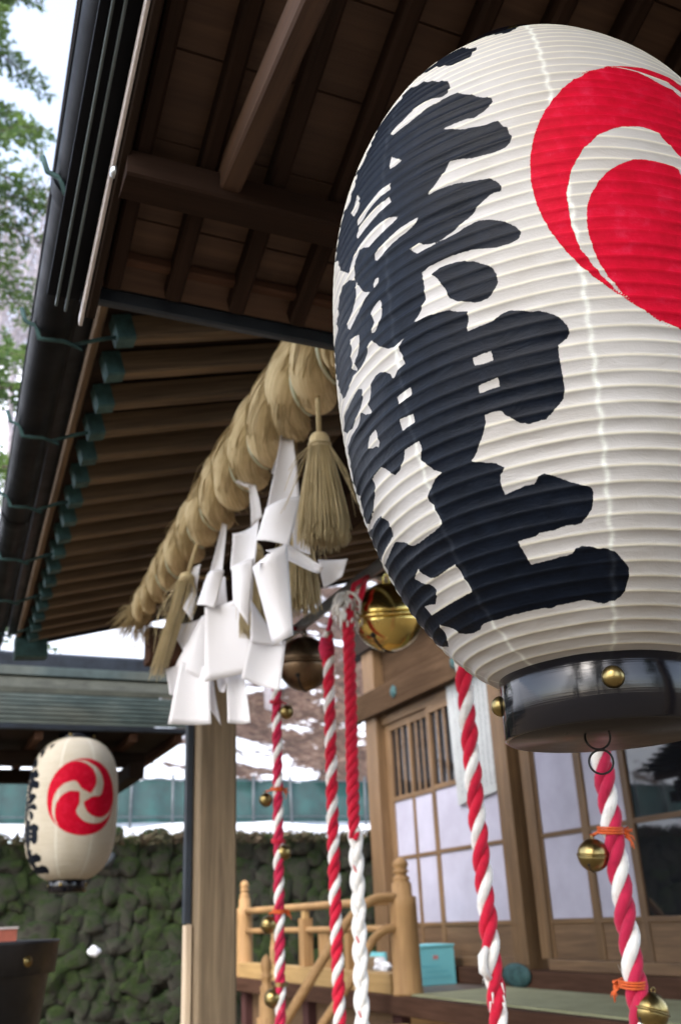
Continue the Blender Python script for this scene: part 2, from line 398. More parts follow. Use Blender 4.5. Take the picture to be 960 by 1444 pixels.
M['bluemark'] = plain('darker_blue_print', (.10,.42,.52), .6, var=.1)
M['redmark'] = plain('faint_red_print', (.5,.2,.2), .6, var=.1)
M['card'] = plain('brown_card', (.34,.24,.14), .7, var=.2)
def notice_mat():
    m, nt, b, _ = newmat('written_notice_paper'); tc = N(nt, 'TexCoord'); sx = N(nt, 'SeparateXYZ'); L(nt, tc.outputs['UV'], sx.inputs[0])
    u = math_(nt, 'MULTIPLY', sx.outputs[0], 10.5); fu = math_(nt, 'FRACT', u)
    col = math_(nt, 'MULTIPLY', math_(nt, 'GREATER_THAN', fu, .22), math_(nt, 'LESS_THAN', fu, .72))
    mp = N(nt, 'Mapping'); L(nt, tc.outputs['UV'], mp.inputs[0]); mp.inputs[3].default_value = (42, 120, 1)
    n = noise(nt, mp.outputs[0], 1.0, 2, .5)
    edge = math_(nt, 'MULTIPLY', math_(nt, 'MULTIPLY', math_(nt, 'GREATER_THAN', sx.outputs[1], .05), math_(nt, 'LESS_THAN', sx.outputs[1], .94)), math_(nt, 'MULTIPLY', math_(nt, 'GREATER_THAN', sx.outputs[0], .05), math_(nt, 'LESS_THAN', sx.outputs[0], .95)))
    f = math_(nt, 'MULTIPLY', math_(nt, 'MULTIPLY', col, edge), maprange(nt, n, .47, .56, 0, .62))
    v = coords(nt, (1,1,1)); n2 = noise(nt, v, 4, 4, .6)
    L(nt, mixc(nt, f, ramp(nt, n2, [(.3, (.30,.31,.30)), (.7, (.38,.39,.385))]), (.05,.05,.055)), b.inputs['Base Color']); b.inputs['Roughness'].default_value = .7; return m
M['notice'] = notice_mat()
M['print'] = plain('grey_print', (.16,.17,.18), .7, var=.2)
M['crumple'] = plain('white_wrapping', (.8,.8,.82), .5, var=.1, nscale=20, bumps=.5)
M['roofup'] = plain('olive_weathered_roof_band', (.06,.062,.045), .6, 0, .3, .45, 9, .2)
M['flash'] = plain('dull_flashing_metal', (.09,.11,.11), .6, .2, .3)
M['board'] = plain('dark_lacquered_board', (.012,.009,.008), .32, 0, .35, .4, 30, .05)
INK = [
(1,"-873,665 -820,661 -771,656 -747,664 -709,666 -684,671 -670,679 -621,679 -534,666 -461,658 -387,643 -293,623 -279,609 -290,601 -318,599 -367,603 -415,605 -468,604 -548,599 -579,599 -621,595 -597,587 -499,587 -405,590 -374,591 -328,590 -283,595 -255,594 -171,578 -108,565 -87,562 -84,557 -98,551 -119,547 -171,542 -202,545 -314,546 -262,538 -213,533 -188,532 -143,528 -119,527 -91,528 -73,527 -56,518 -38,515 -35,508 -24,501 -35,495 -49,492 -70,490 -105,489 -195,492 -234,496 -286,498 -304,494 -318,487 -384,473 -398,470 -349,471 -262,469 -171,463 -133,460 -105,454 -91,447 -94,442 -115,443 -143,442 -171,438 -216,428 -290,418 -342,414 -380,413 -433,417 -454,422 -499,420 -468,412 -412,412 -325,413 -283,414 -265,416 -192,418 -147,415 -98,408 -59,400 -42,392 -52,387 -77,384 -140,384 -227,390 -318,392 -429,391 -457,389 -450,378 -454,360 -468,356 -478,351 -496,347 -517,344 -506,342 -447,342 -360,339 -339,336 -286,331 -286,326 -297,316 -297,312 -188,314 -164,318 -129,320 -49,313 -17,312 17,308 45,303 73,294 77,287 63,282 31,278 28,271 31,248 31,238 21,231 -28,221 -56,217 -122,216 -161,219 -213,229 -223,233 -258,234 -293,233 -293,227 -307,220 -356,205 -391,198 -293,191 -255,185 -283,180 -290,174 -286,163 -195,166 -147,166 -129,171 -105,173 -77,171 0,162 84,155 91,151 80,139 59,133 24,127 -7,126 -45,127 -98,125 -171,125 -199,123 -286,122 -255,100 -154,101 -38,103 -21,107 10,108 63,106 87,104 115,104 168,100 234,86 234,76 220,68 195,61 157,57 126,57 91,55 -21,61 -115,60 -185,60 -223,58 -255,60 -360,60 -478,60 -600,60 -642,61 -712,61 -775,57 -852,57 -939,60 -1005,65 -970,65 -1068,76 -1110,81 -1134,77 -1141,72 -1166,66 -1264,60 -1354,65 -1511,74 -1595,85 -1592,91 -1571,97 -1571,104 -1539,122 -1543,129 -1508,138 -1456,141 -1435,145 -1400,154 -1400,165 -1379,170 -1361,186 -1368,193 -1361,198 -1368,204 -1386,212 -1347,220 -1333,231 -1333,237 -1326,242 -1333,255 -1344,262 -1319,265 -1288,274 -1278,284 -1264,288 -1253,298 -1264,317 -1253,322 -1253,334 -1274,356 -1278,363 -1333,384 -1323,395 -1323,407 -1316,432 -1306,456 -1299,468 -1278,491 -1267,496 -1260,508 -1250,513 -1246,519 -1225,530 -1222,536 -1190,551 -1183,558 -1141,578 -1089,601 -1047,615 -1037,621 -974,614 -935,613 -880,615 -873,622 -855,626 -848,642 -862,654"),
(1,"112,738 66,710 35,706 3,705 -59,722 -115,736 -237,735 -279,733 -293,731 -209,694 -154,690 -157,678 -199,658 -241,656 -297,662 -360,673 -422,687 -485,691 -590,710 -667,703 -688,699 -733,693 -757,688 -785,684 -810,678 -859,671 -918,656 -939,650 -960,646 -984,638 -974,642 -949,647 -922,656 -904,659 -887,664 -869,667 -852,672 -810,679 -789,684 -698,698 -649,705 -565,714 -471,722 -436,724 -405,727 -370,728 -335,731 -269,733 -199,736 -164,736 -133,738 -59,738 14,739 87,738"),
(0,"-642,671 -723,693 -785,684 -810,678 -838,673 -862,667 -887,664 -918,655 -939,652 -984,638 -974,642 -956,646 -974,640 -995,636 -1023,625 -1040,621 -1093,601 -1121,590 -1127,584 -1176,563 -1169,564 -1148,574 -1131,579 -1047,571 -1012,572 -977,583 -963,589 -970,606 -1054,614 -1096,598 -1093,601 -1072,607 -1058,614 -1009,631 -988,635 -922,654 -883,665 -859,670 -789,663 -709,666 -625,659"),
(0,"-569,714 -545,715 -559,715 -611,709"),
(0,"-84,738 -143,738 -175,736 -150,736 -115,738"),
(0,"-838,674 -904,661 -855,671"),
(0,"-586,551 -517,534 -565,534 -590,535 -593,543"),
(0,"-866,552 -838,535 -859,530 -876,524 -922,534 -939,543 -908,548"),
(0,"-586,515 -586,507 -642,509 -698,509 -761,508 -785,506 -817,505 -852,507 -848,511 -764,515 -660,519 -621,517"),
(0,"-593,498 -586,490 -660,491 -761,489 -841,488 -859,494 -824,499 -712,500 -625,498"),
(0,"-548,467 -583,464 -688,462 -740,460 -789,468 -827,471 -873,465 -887,456 -883,442 -929,451 -949,457 -935,467 -838,477 -740,477 -660,476 -593,472"),
(0,"-450,451 -454,446 -499,443 -593,441 -642,439 -663,437 -691,436 -709,439 -705,445 -642,448 -548,451 -475,451"),
(0,"-880,441 -810,417 -757,409 -841,405 -946,399 -974,397 -1002,403 -991,409 -932,413 -911,417 -883,420 -880,430"),
(0,"-691,416 -695,410 -726,409 -733,413 -716,417"),
(0,"-695,391 -684,379 -695,371 -733,365 -754,363 -778,365 -747,373 -757,382 -778,387 -737,390"),
(0,"-785,358 -737,345 -684,335 -639,332 -583,334 -614,329 -618,325 -604,318 -597,309 -642,308 -670,302 -681,304 -688,309 -719,315 -754,319 -789,320 -831,317 -873,302 -894,301 -869,289 -932,295 -970,302 -1002,297 -1037,294 -1148,295 -1190,294 -1260,296 -1386,305 -1379,315 -1368,321 -1365,335 -1347,355 -1347,362 -1340,368 -1340,375 -1333,381 -1330,389 -1250,375 -1236,364 -1201,352 -1180,342 -1124,339 -1054,340 -1026,343 -1002,347 -935,343 -897,344 -866,346 -827,351 -813,357"),
(0,"-883,378 -887,367 -908,364 -925,360 -953,359 -956,352 -942,344 -991,353 -991,367 -970,374 -984,387 -932,382"),
(0,"-1264,505 -1232,526 -1124,509 -1072,487 -963,465 -894,456 -890,445 -953,455 -1033,460 -1061,458 -1100,458 -1114,454 -1131,451 -1127,439 -1180,442 -1162,427 -1187,424 -1218,422 -1316,430 -1312,423 -1323,411 -1330,386 -1333,387 -1323,398 -1316,422 -1312,443 -1306,449 -1306,456 -1299,462 -1299,469 -1288,482 -1278,487 -1271,499"),
(0,"-297,286 -220,287 -216,278 -255,278 -293,279"),
(0,"-297,260 -213,262 -209,254 -251,254 -293,253"),
(0,"-681,284 -593,285 -593,277 -670,276"),
(0,"-691,262 -607,260 -607,252 -688,251 -688,256"),
(0,"-876,273 -866,258 -887,255 -904,258 -935,259 -974,263 -970,268 -935,272 -890,272"),
(0,"-1410,271 -1414,263 -1424,256 -1421,254 -1417,264"),
(0,"-1344,248 -1253,238 -1281,235 -1319,233 -1393,234 -1442,233 -1372,217 -1267,208 -1197,208 -1152,210 -1114,208 -1103,202 -1072,200 -1026,189 -1009,182 -1047,173 -1040,169 -1145,166 -1215,165 -1309,166 -1494,173 -1494,167 -1504,164 -1487,183 -1477,187 -1459,212 -1442,233 -1435,236 -1424,249"),
(0,"-611,234 -607,226 -632,218 -576,203 -538,198 -583,196 -653,186 -660,180 -642,175 -628,157 -702,154 -834,153 -901,154 -932,159 -967,163 -1040,169 -1047,174 -1026,177 -1009,182 -1026,189 -1072,200 -1110,202 -1131,208 -1114,213 -1089,217 -1054,220 -1026,225 -1026,235 -904,236 -824,220 -775,220 -726,227 -705,234 -660,234"),
(0,"-949,134 -939,127 -890,120 -848,118 -775,118 -660,120 -653,110 -642,101 -639,92 -733,91 -831,91 -960,91 -1110,92 -1124,103 -1058,101 -998,98 -935,103 -904,108 -932,116 -998,122 -1040,129 -991,131"),
(0,"-1504,165 -1522,145 -1508,159"),
(0,"-1532,137 -1539,128 -1550,123 -1536,133"),
(0,"-1567,107 -1585,93 -1578,96 -1574,102"),
(1,"-415,382 -374,386 -304,384 -237,378 -195,371 -168,365 -154,357 -154,349 -171,342 -195,337 -230,336 -255,337 -321,344 -353,351 -360,359 -391,375"),
(1,"-922,322 -925,313 -974,307 -1054,301 -1100,299 -1204,305 -1274,317 -1239,321 -1211,326 -1114,325 -1012,326 -953,326"),
(1,"-1072,200 -1030,189 -1016,182 -1047,175 -1110,173 -1253,172 -1368,175 -1484,180 -1487,183 -1477,187 -1470,202 -1452,213 -1274,203 -1162,202"),
]
# ================================================================= THE BIG PAPER LANTERN
LX, LY, ZB, ZT, RB, PP, QQ, TM = 0.58773, 0.73191, 1.69969, 2.41492, .09194, 2.48261, 1.47639, .54107
RM = .235; VIEW = -2.24737
def prof(t):
    u = np.where(t < TM, (TM-t)/TM, (t-TM)/(1-TM)); return RB+(RM-RB)*np.clip(1-u**PP, 0, 1)**(1/QQ)
def seg_sdf(poly, P):
    """signed distance to a polygon, positive inside"""
    a = poly; b = np.roll(poly, -1, 0); best = np.full(len(P), 1e9); ins = np.zeros(len(P), bool)
    for (ax, ay), (bx, by) in zip(a, b):
        dx, dy = bx-ax, by-ay; l = dx*dx+dy*dy+1e-12
        k = np.clip(((P[:,0]-ax)*dx+(P[:,1]-ay)*dy)/l, 0, 1)
        d = (P[:,0]-ax-k*dx)**2+(P[:,1]-ay-k*dy)**2; best = np.minimum(best, d)
        c = ((ay > P[:,1]) != (by > P[:,1])); xs = ax+(P[:,1]-ay)*dx/(dy if abs(dy) > 1e-12 else 1e-12)
        ins ^= c & (P[:,0] < xs)
    d = np.sqrt(best); return np.where(ins, d, -d)
def region(poly, P, mg=.012):
    lo = poly.min(0)-mg; hi = poly.max(0)+mg
    k = np.where((P[:,0] > lo[0]) & (P[:,0] < hi[0]) & (P[:,1] > lo[1]) & (P[:,1] < hi[1]))[0]
    out = np.full(len(P), -.012); out[k] = np.maximum(seg_sdf(poly, P[k]), -.012); return out
tt = np.linspace(0, 1, 6001); rr = prof(tt); zz = ZB+(ZT-ZB)*tt
arc = np.concatenate([[0], np.cumsum(np.hypot(np.diff(rr), np.diff(zz)))]); VTOT = arc[-1]
NRIB = 62; PER = 8; NV = NRIB*PER+1; NT = 800
def lantern_paper_mesh(mark_scale=1.0, ink_scale=1.0, ink_shift=0.0, boxy=1.0):
    v = np.linspace(0, VTOT, NV); t = np.interp(v, arc, tt); r0 = prof(t) if boxy == 1 else RB*.85+(RM-RB*.85)*np.clip(1-np.where(t < .5, (.5-t)/.5, (t-.5)/.5)**(PP*boxy), 0, 1)**(1/(QQ*1.15)); z0 = ZB+(ZT-ZB)*t
    dr = np.gradient(r0, v); dz = np.gradient(z0, v)
    f = np.abs(((np.arange(NV) % PER)/PER)*2-1)          # 1 at a rib, 0 midway
    ribm = np.exp(-((1-f)/.15)**2)
    th = np.linspace(-PI, PI, NT, endpoint=False)
    T, Vv = np.meshgrid(th, v)
    rng = np.random.default_rng(3)
    wob = np.zeros_like(T)                                  # each strip of paper sags a little differently
    amp = rng.uniform(.6, 1.35, NRIB+1); ph = rng.uniform(0, 6.28, NRIB+1); ph2 = rng.uniform(0, 6.28, NRIB+1)
    idx = np.minimum(np.arange(NV)//PER, NRIB-1)
    wob = amp[idx][:,None]*(1+.35*np.sin(5*T+ph[idx][:,None])+.25*np.sin(13*T+ph2[idx][:,None]))
    sag = -.0010*(1-(f[:,None])**1.7)*wob
    off = sag+.0005*ribm[:,None]
    lobe = .0012*np.sin(8*(T-.15)+1.0)                       # very slight panel waviness
    R = r0[:,None]+(off+lobe)*dz[:,None]; Z = z0[:,None]-off*dr[:,None]+.0006*np.sin(3*T+1)
    ang = VIEW+T
    X = R*np.cos(ang); Y = R*np.sin(ang)
    verts = np.stack([X, Y, Z-ZB], -1).reshape(-1, 3)
    i = np.arange(NV-1)[:,None]*NT; j = np.arange(NT)[None,:]; j2 = (j+1) % NT
    F = np.stack([i+j, i+j2, i+NT+j2, i+NT+j], -1).reshape(-1, 4)
    me = D.meshes.new('paper_body'); me.from_pydata(verts.tolist(), [], F.tolist())
    me.polygons.foreach_set('use_smooth', [True]*len(me.polygons))
    P = np.stack([T.ravel()*RM, Vv.ravel()], 1)
    sdf = np.full(len(P), -.012)
    for k, s in INK:
        poly = np.array([[float(a)/1000 for a in q.split(',')] for q in s.split()])
        poly[:,0] = (poly[:,0]+.47)*ink_scale-.47+ink_shift; poly = poly*np.array([RM, 1.0])
        g = region(poly, P)
        sdf = np.maximum(sdf, g) if k else np.minimum(sdf, -g)
    mk = np.full(len(P), -.012); CX, CV, CR = .1678, .4422, .1629*mark_scale
    comma = [(24.6,.17),(31,.24),(37,.314),(42,.39),(46.7,.45),(52.6,.517),(59,.59),(65,.65),(70,.70),(74,.74),(78,.772),(84.6,.822),(89,.852),(93.5,.882),(97,.908),(104,.948),(111,.98),(117,1.0)]
    comma += [(a, 1.0) for a in range(121, 240, 4)]+[(241,1.004),(249,1.022),(243,.998),(236,.994),(229,.985),(222,.965),(211,.935),(201.5,.89),(188,.833),(177,.78),(166,.72),(154,.654),(146,.598),(137.8,.538),(130,.496),(124,.445),(121,.40),(120,.32),(118,.25),(110,.18),(85,.135),(55,.125),(35,.14)]
    for q in range(3):
        poly = np.array([[CX+CR*r*math.cos(math.radians(a+120*q)), CV+CR*r*math.sin(math.radians(a+120*q))] for a, r in comma])
        mk = np.maximum(mk, region(poly, P))
    dth = (T-.15+PI/8) % (PI/4)-PI/8
    seam = np.exp(-((dth*r0[:,None]+.0012*np.sin(v*260)[:,None])/.0021)**2)
    for nm, arr in (('ink', sdf), ('mark', mk), ('rib', np.repeat(ribm, NT)), ('seam', seam.ravel())):
        a = me.attributes.new(nm, 'FLOAT', 'POINT'); a.data.foreach_set('value', arr.astype(np.float32))
    me.materials.append(M['lantern'] if boxy == 1 else M['lantern_old']); me.update(); return me
def make_lantern(loc):
    t = thing('paper_lantern', 'large white paper lantern with bold black lettering and red swirl crest, hung closest', 'lantern', loc, 'paper lanterns with red swirl crest')
    link(D.objects.new('paper_body', lantern_paper_mesh()), t)
    H = ZT-ZB; rr_ = .0945
    ring = [(rr_-.012, .004), (rr_-.003, .006), (rr_, .003), (rr_, -.0545), (rr_-.0022, -.0563)]
    MB().lathe(ring, 72).build('bottom_ring', M['lacquer'], t)
    MB().lathe([(rr_-.0028, -.045), (rr_-.0028, -.0567), (.001, -.0567)], 72).build('bottom_board', M['board'], t)
    top = [(rr_-.012, H-.004), (rr_-.001, H-.003), (rr_, H), (rr_, H+.030), (rr_-.008, H+.030), (rr_-.008, H+.016)]
    MB().lathe(top, 72).build('top_ring', M['lacquer'], t)
    MB().lathe([(rr_-.0075, H+.018), (rr_-.0075, H+.024), (.001, H+.024)], 48).build('top_board', M['lacquer'], t)
    for zz_ in (-.0215, H+.015):
        for q in range(4):
            a = VIEW+.12+q*PI/2
            Mx = Matrix.Translation((rr_*math.cos(a), rr_*math.sin(a), zz_)) @ Matrix.Rotation(a, 4, 'Z') @ Matrix.Rotation(PI/2, 4, 'Y')
            MB().lathe([(.0098, -.001), (.0098, .002), (.0088, .005), (.0062, .0078), (.003, .0092), (.0001, .0096)], 20, M=Mx).build('stud', M['oldbrass'], t)
    # wire loops under the bottom board
    c = Vector((-.027, -.019, -.0567)); u = Vector((math.cos(VIEW+1.5), math.sin(VIEW+1.5), 0))
    def ringpts(cz, r, w): return [c+u*(r*math.cos(a))+Vector((0, 0, cz+r*math.sin(a)))+Vector((math.cos(VIEW), math.sin(VIEW), 0))*w*math.sin(2*a) for a in np.linspace(0, 2*PI, 28, endpoint=False)]
    mb = MB(); mb.tube(ringpts(-.004, .011, .002), .0010, 6, closed=True); mb.tube(ringpts(-.026, .0105, .001), .0010, 6, closed=True)
    mb.build('wire_hook', M['wire'], t)
    # bail the lantern hangs from
    mb = MB(); mb.tube([(-.06, 0, H+.024), (-.05, 0, H+.05), (0, 0, H+.07), (.05, 0, H+.05), (.06, 0, H+.024)], .003, 8)
    mb.tube([(0, 0, H+.07), (0, 0, H+.10)], .003, 6); mb.build('hanging_wire', M['wire'], t)
    return t
lan = make_lantern((LX, LY, ZB))
def copy_tree(o, parent=None):
    c = o.copy(); COL.objects.link(c); c.parent = parent
    for ch in list(o.children): copy_tree(ch, c)
    return c
lan2 = copy_tree(lan); lan2.location = (.85, 5.83, 1.748); lan2.scale = (1.0756,)*3; lan2.rotation_euler = (0, 0, math.radians(4))
next(c for c in lan2.children if c.name.startswith('paper_body')).data = lantern_paper_mesh(1.19, .80, -.24, 1.35)
lan2['label'] = 'small looking distant white paper lantern with whole red swirl crest, before the mossy stone wall'
# ================================================================= PORTICO (post, beams, main eave, gutter)
por = thing('shrine_portico', 'dark timber shrine portico with boarded eave, long gutter and one weathered wooden post', 'portico', (1.15, 4.0, 0))
EX = lambda y: .345+.040*(y-2.1)                      # the eave runs very slightly askew
ZR = lambda x, y: 2.9+.28*(x-EX(y))
post = beam('post', (1.147, 4.0, 0), (1.147, 4.0, 2.62), .162, .165, M['post'], por, up=(0,1,0), ch=.010)
MBx = MB(); MBx.box((1.147-.30-1.147, -.13, 0), (.17, .13, .10)); MBx.build('post_footing', M['joint'], por)
beam('edge_strip', (1.044, 3.99, 1.50), (1.044, 3.99, 2.40), .03, .03, M['bluedark'], por, up=(0,1,0), ch=.003)
beam('pale_batten', (1.047, 3.985, 0.0), (1.047, 3.985, 1.495), .026, .05, M['wood_fresh'], por, up=(0,1,0), ch=.003)
beam('head_beam', (1.15, -.5, 2.76), (1.15, 4.35, 2.76), .13, .22, M['dark'], por)
beam('beam_nose', (.855, 4.0, 2.60), (1.06, 4.0, 2.60), .12, .15, M['redwood'], por, ch=.012)
beam('post', (1.147, -.1, 0), (1.147, -.1, 2.62), .172, .172, M['post'], por, up=(0,1,0), ch=.010)
# main roof deck above the rafters
def deck(y0, y1, x1, lift, th, name, mat, dx0=0.0):
    a = [(EX(y)+dx0, y, ZR(EX(y)+dx0, y)+lift) for y in (y0, y1)]; b = [(x1, y, ZR(x1, y)+lift) for y in (y0, y1)]
    V = [rel(por, p) for p in (a[0], b[0], b[1], a[1])]; V2 = [p+Vector((0,0,th)) for p in V]
    return MB().add(V+V2, [(0,3,2,1),(4,5,6,7),(0,1,5,4),(1,2,6,5),(2,3,7,6),(3,0,4,7)]).build(name, mat, por)
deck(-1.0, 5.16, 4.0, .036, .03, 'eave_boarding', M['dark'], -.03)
deck(-1.0, 5.22, 4.0, .07, .06, 'roof_covering', M['ridge'], -.10)
for k in range(-3, 17):
    y = 2.115+.18*k
    a = Vector((EX(y)+.003, y, ZR(EX(y), y))); b = Vector((3.86, y, ZR(3.86, y)))
    r = beam('rafter', a, b, .046, .066, M['rafter'], por, ch=.004)
    d = (b-a).normalized()
    Mx, Ln = frame(a-d*.012, a+d*.035)
    Mx = r.matrix_basis.inverted() @ Matrix.Translation(-Vector(por.location)) @ Mx
    MB().obox(Matrix.Identity(4), Ln, .054, .074, .005).build('rafter_cap', M['patina'], r, Mx)
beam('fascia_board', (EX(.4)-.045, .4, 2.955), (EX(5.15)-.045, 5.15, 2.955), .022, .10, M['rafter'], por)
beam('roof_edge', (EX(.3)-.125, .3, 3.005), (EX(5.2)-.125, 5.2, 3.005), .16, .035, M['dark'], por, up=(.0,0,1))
beam('verge_board', (EX(5.2)-.05, 5.2, 2.92), (3.9, 5.2, 2.92+.28*3.48), .03, .085, M['ridge'], por)
beam('corner_cap', (EX(5.14)-.06, 5.14, 2.86), (EX(5.14)+.10, 5.14, 2.87), .10, .11, M['patina'], por)
# gutter: an open half pipe seen from below, with jointing collars and bent iron brackets
GX = lambda y: .158+.034*(y-1.18); GZ = 2.90; GR = .051
def halfpipe(y0, y1, r, n=14):
    P = []
    for y in np.linspace(y0, y1, 14):
        P.append([rel(por, (GX(y)+r*math.cos(a), y, GZ+r*math.sin(a))) for a in np.linspace(PI, 2*PI, n)])
    return P
mb = MB(); mb.grid(halfpipe(.2, 5.25, GR)); mb.grid([list(reversed(p)) for p in halfpipe(.2, 5.25, GR-.004)])
for s in (0, PI): mb.tube([rel(por, (GX(y)+GR*math.cos(s), y, GZ)) for y in np.linspace(.2, 5.25, 8)], .004, 6)
g = mb.build('gutter', M['gutter'], por)
for yc in (1.62, 3.4):
    MB().grid(halfpipe(yc-.022, yc+.022, GR+.004)).build('gutter_collar', M['gutter'], g)
for k in range(7):
    y = 2.115+.54*(k-1)
    pts = [(EX(y)+.01, y, 2.885), (EX(y)-.05, y, 2.862), (EX(y)-.10, y, 2.838), (GX(y)+.075, y+.0, 2.828), (GX(y)+.028, y, 2.842), (GX(y)-.012, y, 2.868-.03), (GX(y)-.030, y, 2.838), (GX(y)-.040, y, 2.872), (GX(y)-.066, y, 2.880), (GX(y)-.078, y, 2.915)]
    MB().tube([rel(por, p) for p in pts], .006, 6).build('gutter_bracket', M['patina'], g)

# ---- low canopy over the lantern (gable end of the portico): boards, rafters, purlin, verge
can = thing('lantern_canopy', 'small dark boarded canopy with rafters and pale edged verge sheltering the big lantern', 'canopy', (.6, 1.43, 2.5))
CZ = lambda y: 2.482+.45*(1.43-y)
YR = .36
mb = MB(); w = .128; y = 1.425
while y > YR:
    y2 = max(y-w+.0035, YR)
    for x0, x1 in ((.18, 1.7),):
        V = [rel(can, p) for p in ((x0, y, CZ(y)+.045), (x1, y, CZ(y)+.045), (x1, y2, CZ(y2)+.045), (x0, y2, CZ(y2)+.045))]
        V2 = [p+Vector((0, 0, .012)) for p in V]
        mb.add(V+V2, [(0,1,2,3),(7,6,5,4),(0,4,5,1),(1,5,6,2),(2,6,7,3),(3,7,4,0)])
    y -= w
mb.build('ceiling_boards', M['soffit'], can)
V = []
for yy in (1.45, YR, -.45):
    z = (CZ(yy) if yy >= YR else CZ(YR)-.45*(YR-yy))+.06
    V += [rel(can, (.165, yy, z)), rel(can, (1.75, yy, z)), rel(can, (.165, yy, z+.03)), rel(can, (1.75, yy, z+.03))]
F = []
for i in (0, 4): F += [(i, i+4, i+5, i+1), (i+2, i+3, i+7, i+6), (i, i+2, i+6, i+4), (i+1, i+5, i+7, i+3)]
F += [(0,1,3,2), (8,10,11,9)]
MB().add(V, F).build('canopy_roof', M['ridge'], can)
for x in (.215, .32, .435, .55, .665, .78, .9, 1.02, 1.14, 1.26, 1.38, 1.5, 1.62):
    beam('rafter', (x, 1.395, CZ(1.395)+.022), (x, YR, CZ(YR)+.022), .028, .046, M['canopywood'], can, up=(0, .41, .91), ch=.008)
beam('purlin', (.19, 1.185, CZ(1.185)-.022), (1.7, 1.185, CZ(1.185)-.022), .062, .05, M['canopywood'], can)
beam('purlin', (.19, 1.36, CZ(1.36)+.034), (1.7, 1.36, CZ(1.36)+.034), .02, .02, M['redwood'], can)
beam('tie_beam', (.352, 1.20, 2.59), (.352, .40, 2.59), .034, .06, M['soffit'], can)
beam('eave_edge', (.17, 1.437, 2.515), (1.75, 1.437, 2.515), .018, .03, M['bluedark'], can)
beam('verge_board', (.187, 1.44, CZ(1.44)+.015), (.187, YR, CZ(YR)+.015), .016, .075, M['dark'], can, up=(0, .41, .91))
beam('verge_edge', (.174, 1.45, CZ(1.45)-.008), (.174, YR, CZ(YR)-.008), .006, .026, M['pale_edge'], can, up=(0, .41, .91), ch=.001)
for x, dz in ((.148, .012), (.132, .02)):
    beam('verge_flashing', (x, 1.452, CZ(1.452)+dz), (x, YR, CZ(YR)+dz), .004, .012, M['flash'], can, up=(0, .41, .91), ch=.001)
beam('verge_underlay', (.145, 1.448, CZ(1.448)+.035), (.145, YR, CZ(YR)+.035), .06, .008, M['gutter'], can, up=(0, .41, .91), ch=.001)
p = on_x(163, 243, .168)
Mx = Matrix.Translation(rel(can, p)) @ Matrix.Rotation(-PI/2, 4, 'Y')
MB().lathe([(.009, 0), (.009, .003), (.006, .007), (.0001, .008)], 14, M=Mx).build('verge_stud', M['steel'], can)
beam('post_plate', (1.147, -.45, CZ(1.0)-.06), (1.147, 1.2, CZ(1.0)-.06), .1, .08, M['dark'], can)
# ================================================================= SHIMENAWA, TASSELS, SHIDE
RX = lambda y: .755+.012*(y-1.7)
RZ = lambda y: 2.695+.012*math.sin((y-1.5)*1.3)
def rope_strands(axis, R_over, pitch, hand, n_str=3, seg=26, res=22):
    """helical strand centre lines about a list of (Vector, radius); returns [(path, radii)]"""
    P = [Vector(a[0]) for a in axis]; Rr = [a[1] for a in axis]; m = len(P); out = []
    T = [(P[min(i+1, m-1)]-P[max(i-1, 0)]).normalized() for i in range(m)]
    N0 = T[0].orthogonal().normalized(); Ns = []
    for i in range(m):
        N0 = (N0-T[i]*N0.dot(T[i])).normalized(); Ns.append(N0)
    Ls = [0]
    for i in range(1, m): Ls.append(Ls[-1]+(P[i]-P[i-1]).length)
    for q in range(n_str):
        path = []; rad = []
        for i in range(m):
            a = hand*2*PI*Ls[i]/pitch+2*PI*q/n_str; B = T[i].cross(Ns[i])
            path.append(P[i]+(Ns[i]*math.cos(a)+B*math.sin(a))*Rr[i]*.55); rad.append(Rr[i]*.48)
        out.append((path, rad))
    return out
sr = thing('straw_festoon_rope', 'thick twisted straw rope with pale green cords strung beneath the dark eave', 'straw rope', (RX(2.8), 2.8, 2.70))
Y0R, Y1R = 1.50, 3.86
axis = []; NA = 230
for i in range(NA):
    u = i/(NA-1); y = Y0R+(Y1R-Y0R)*u
    r = .092 if y < 2.2 else .092-.046*((y-2.2)/(Y1R-2.2))**1.25
    axis.append((rel(sr, (RX(y), y, RZ(y))), r))
PITCH = .50; HAND = -1
strs = rope_strands(axis, 1, PITCH, HAND)
for path, rad in strs:
    rad = [r*(1+.05*math.sin(i*.55)+.06*math.sin(i*.21+1)) for i, r in enumerate(rad)]
    MB().tube(path, rad, 22).build('strand', M['straw'], sr)
# loose straws lying along and springing from the strands
mb = MB()
for _ in range(1700):
    path, rad = random.choice(strs); i = random.randrange(3, NA-26); ln = random.randint(7, 22); a0 = random.uniform(0, 2*PI); da = random.uniform(-.9, .9)
    spring = random.random() < .13; pts = []
    for k in range(0, ln, 3):
        j = min(i+k, NA-2); t = (path[j+1]-path[j]).normalized(); n = t.orthogonal().normalized(); b = t.cross(n)
        u = k/ln; a = a0+da*u; h = rad[j]*1.01+.0006+(.030*u*u*random.uniform(.5, 1) if spring else 0)
        pts.append(path[j]+(n*math.cos(a)+b*math.sin(a))*h)
    if len(pts) > 2: mb.tube(pts, [random.uniform(.0009, .0017)]*(len(pts)-1)+[.0004], 3, caps=False)
mb.build('loose_straws', M['straw_tassel'], sr)
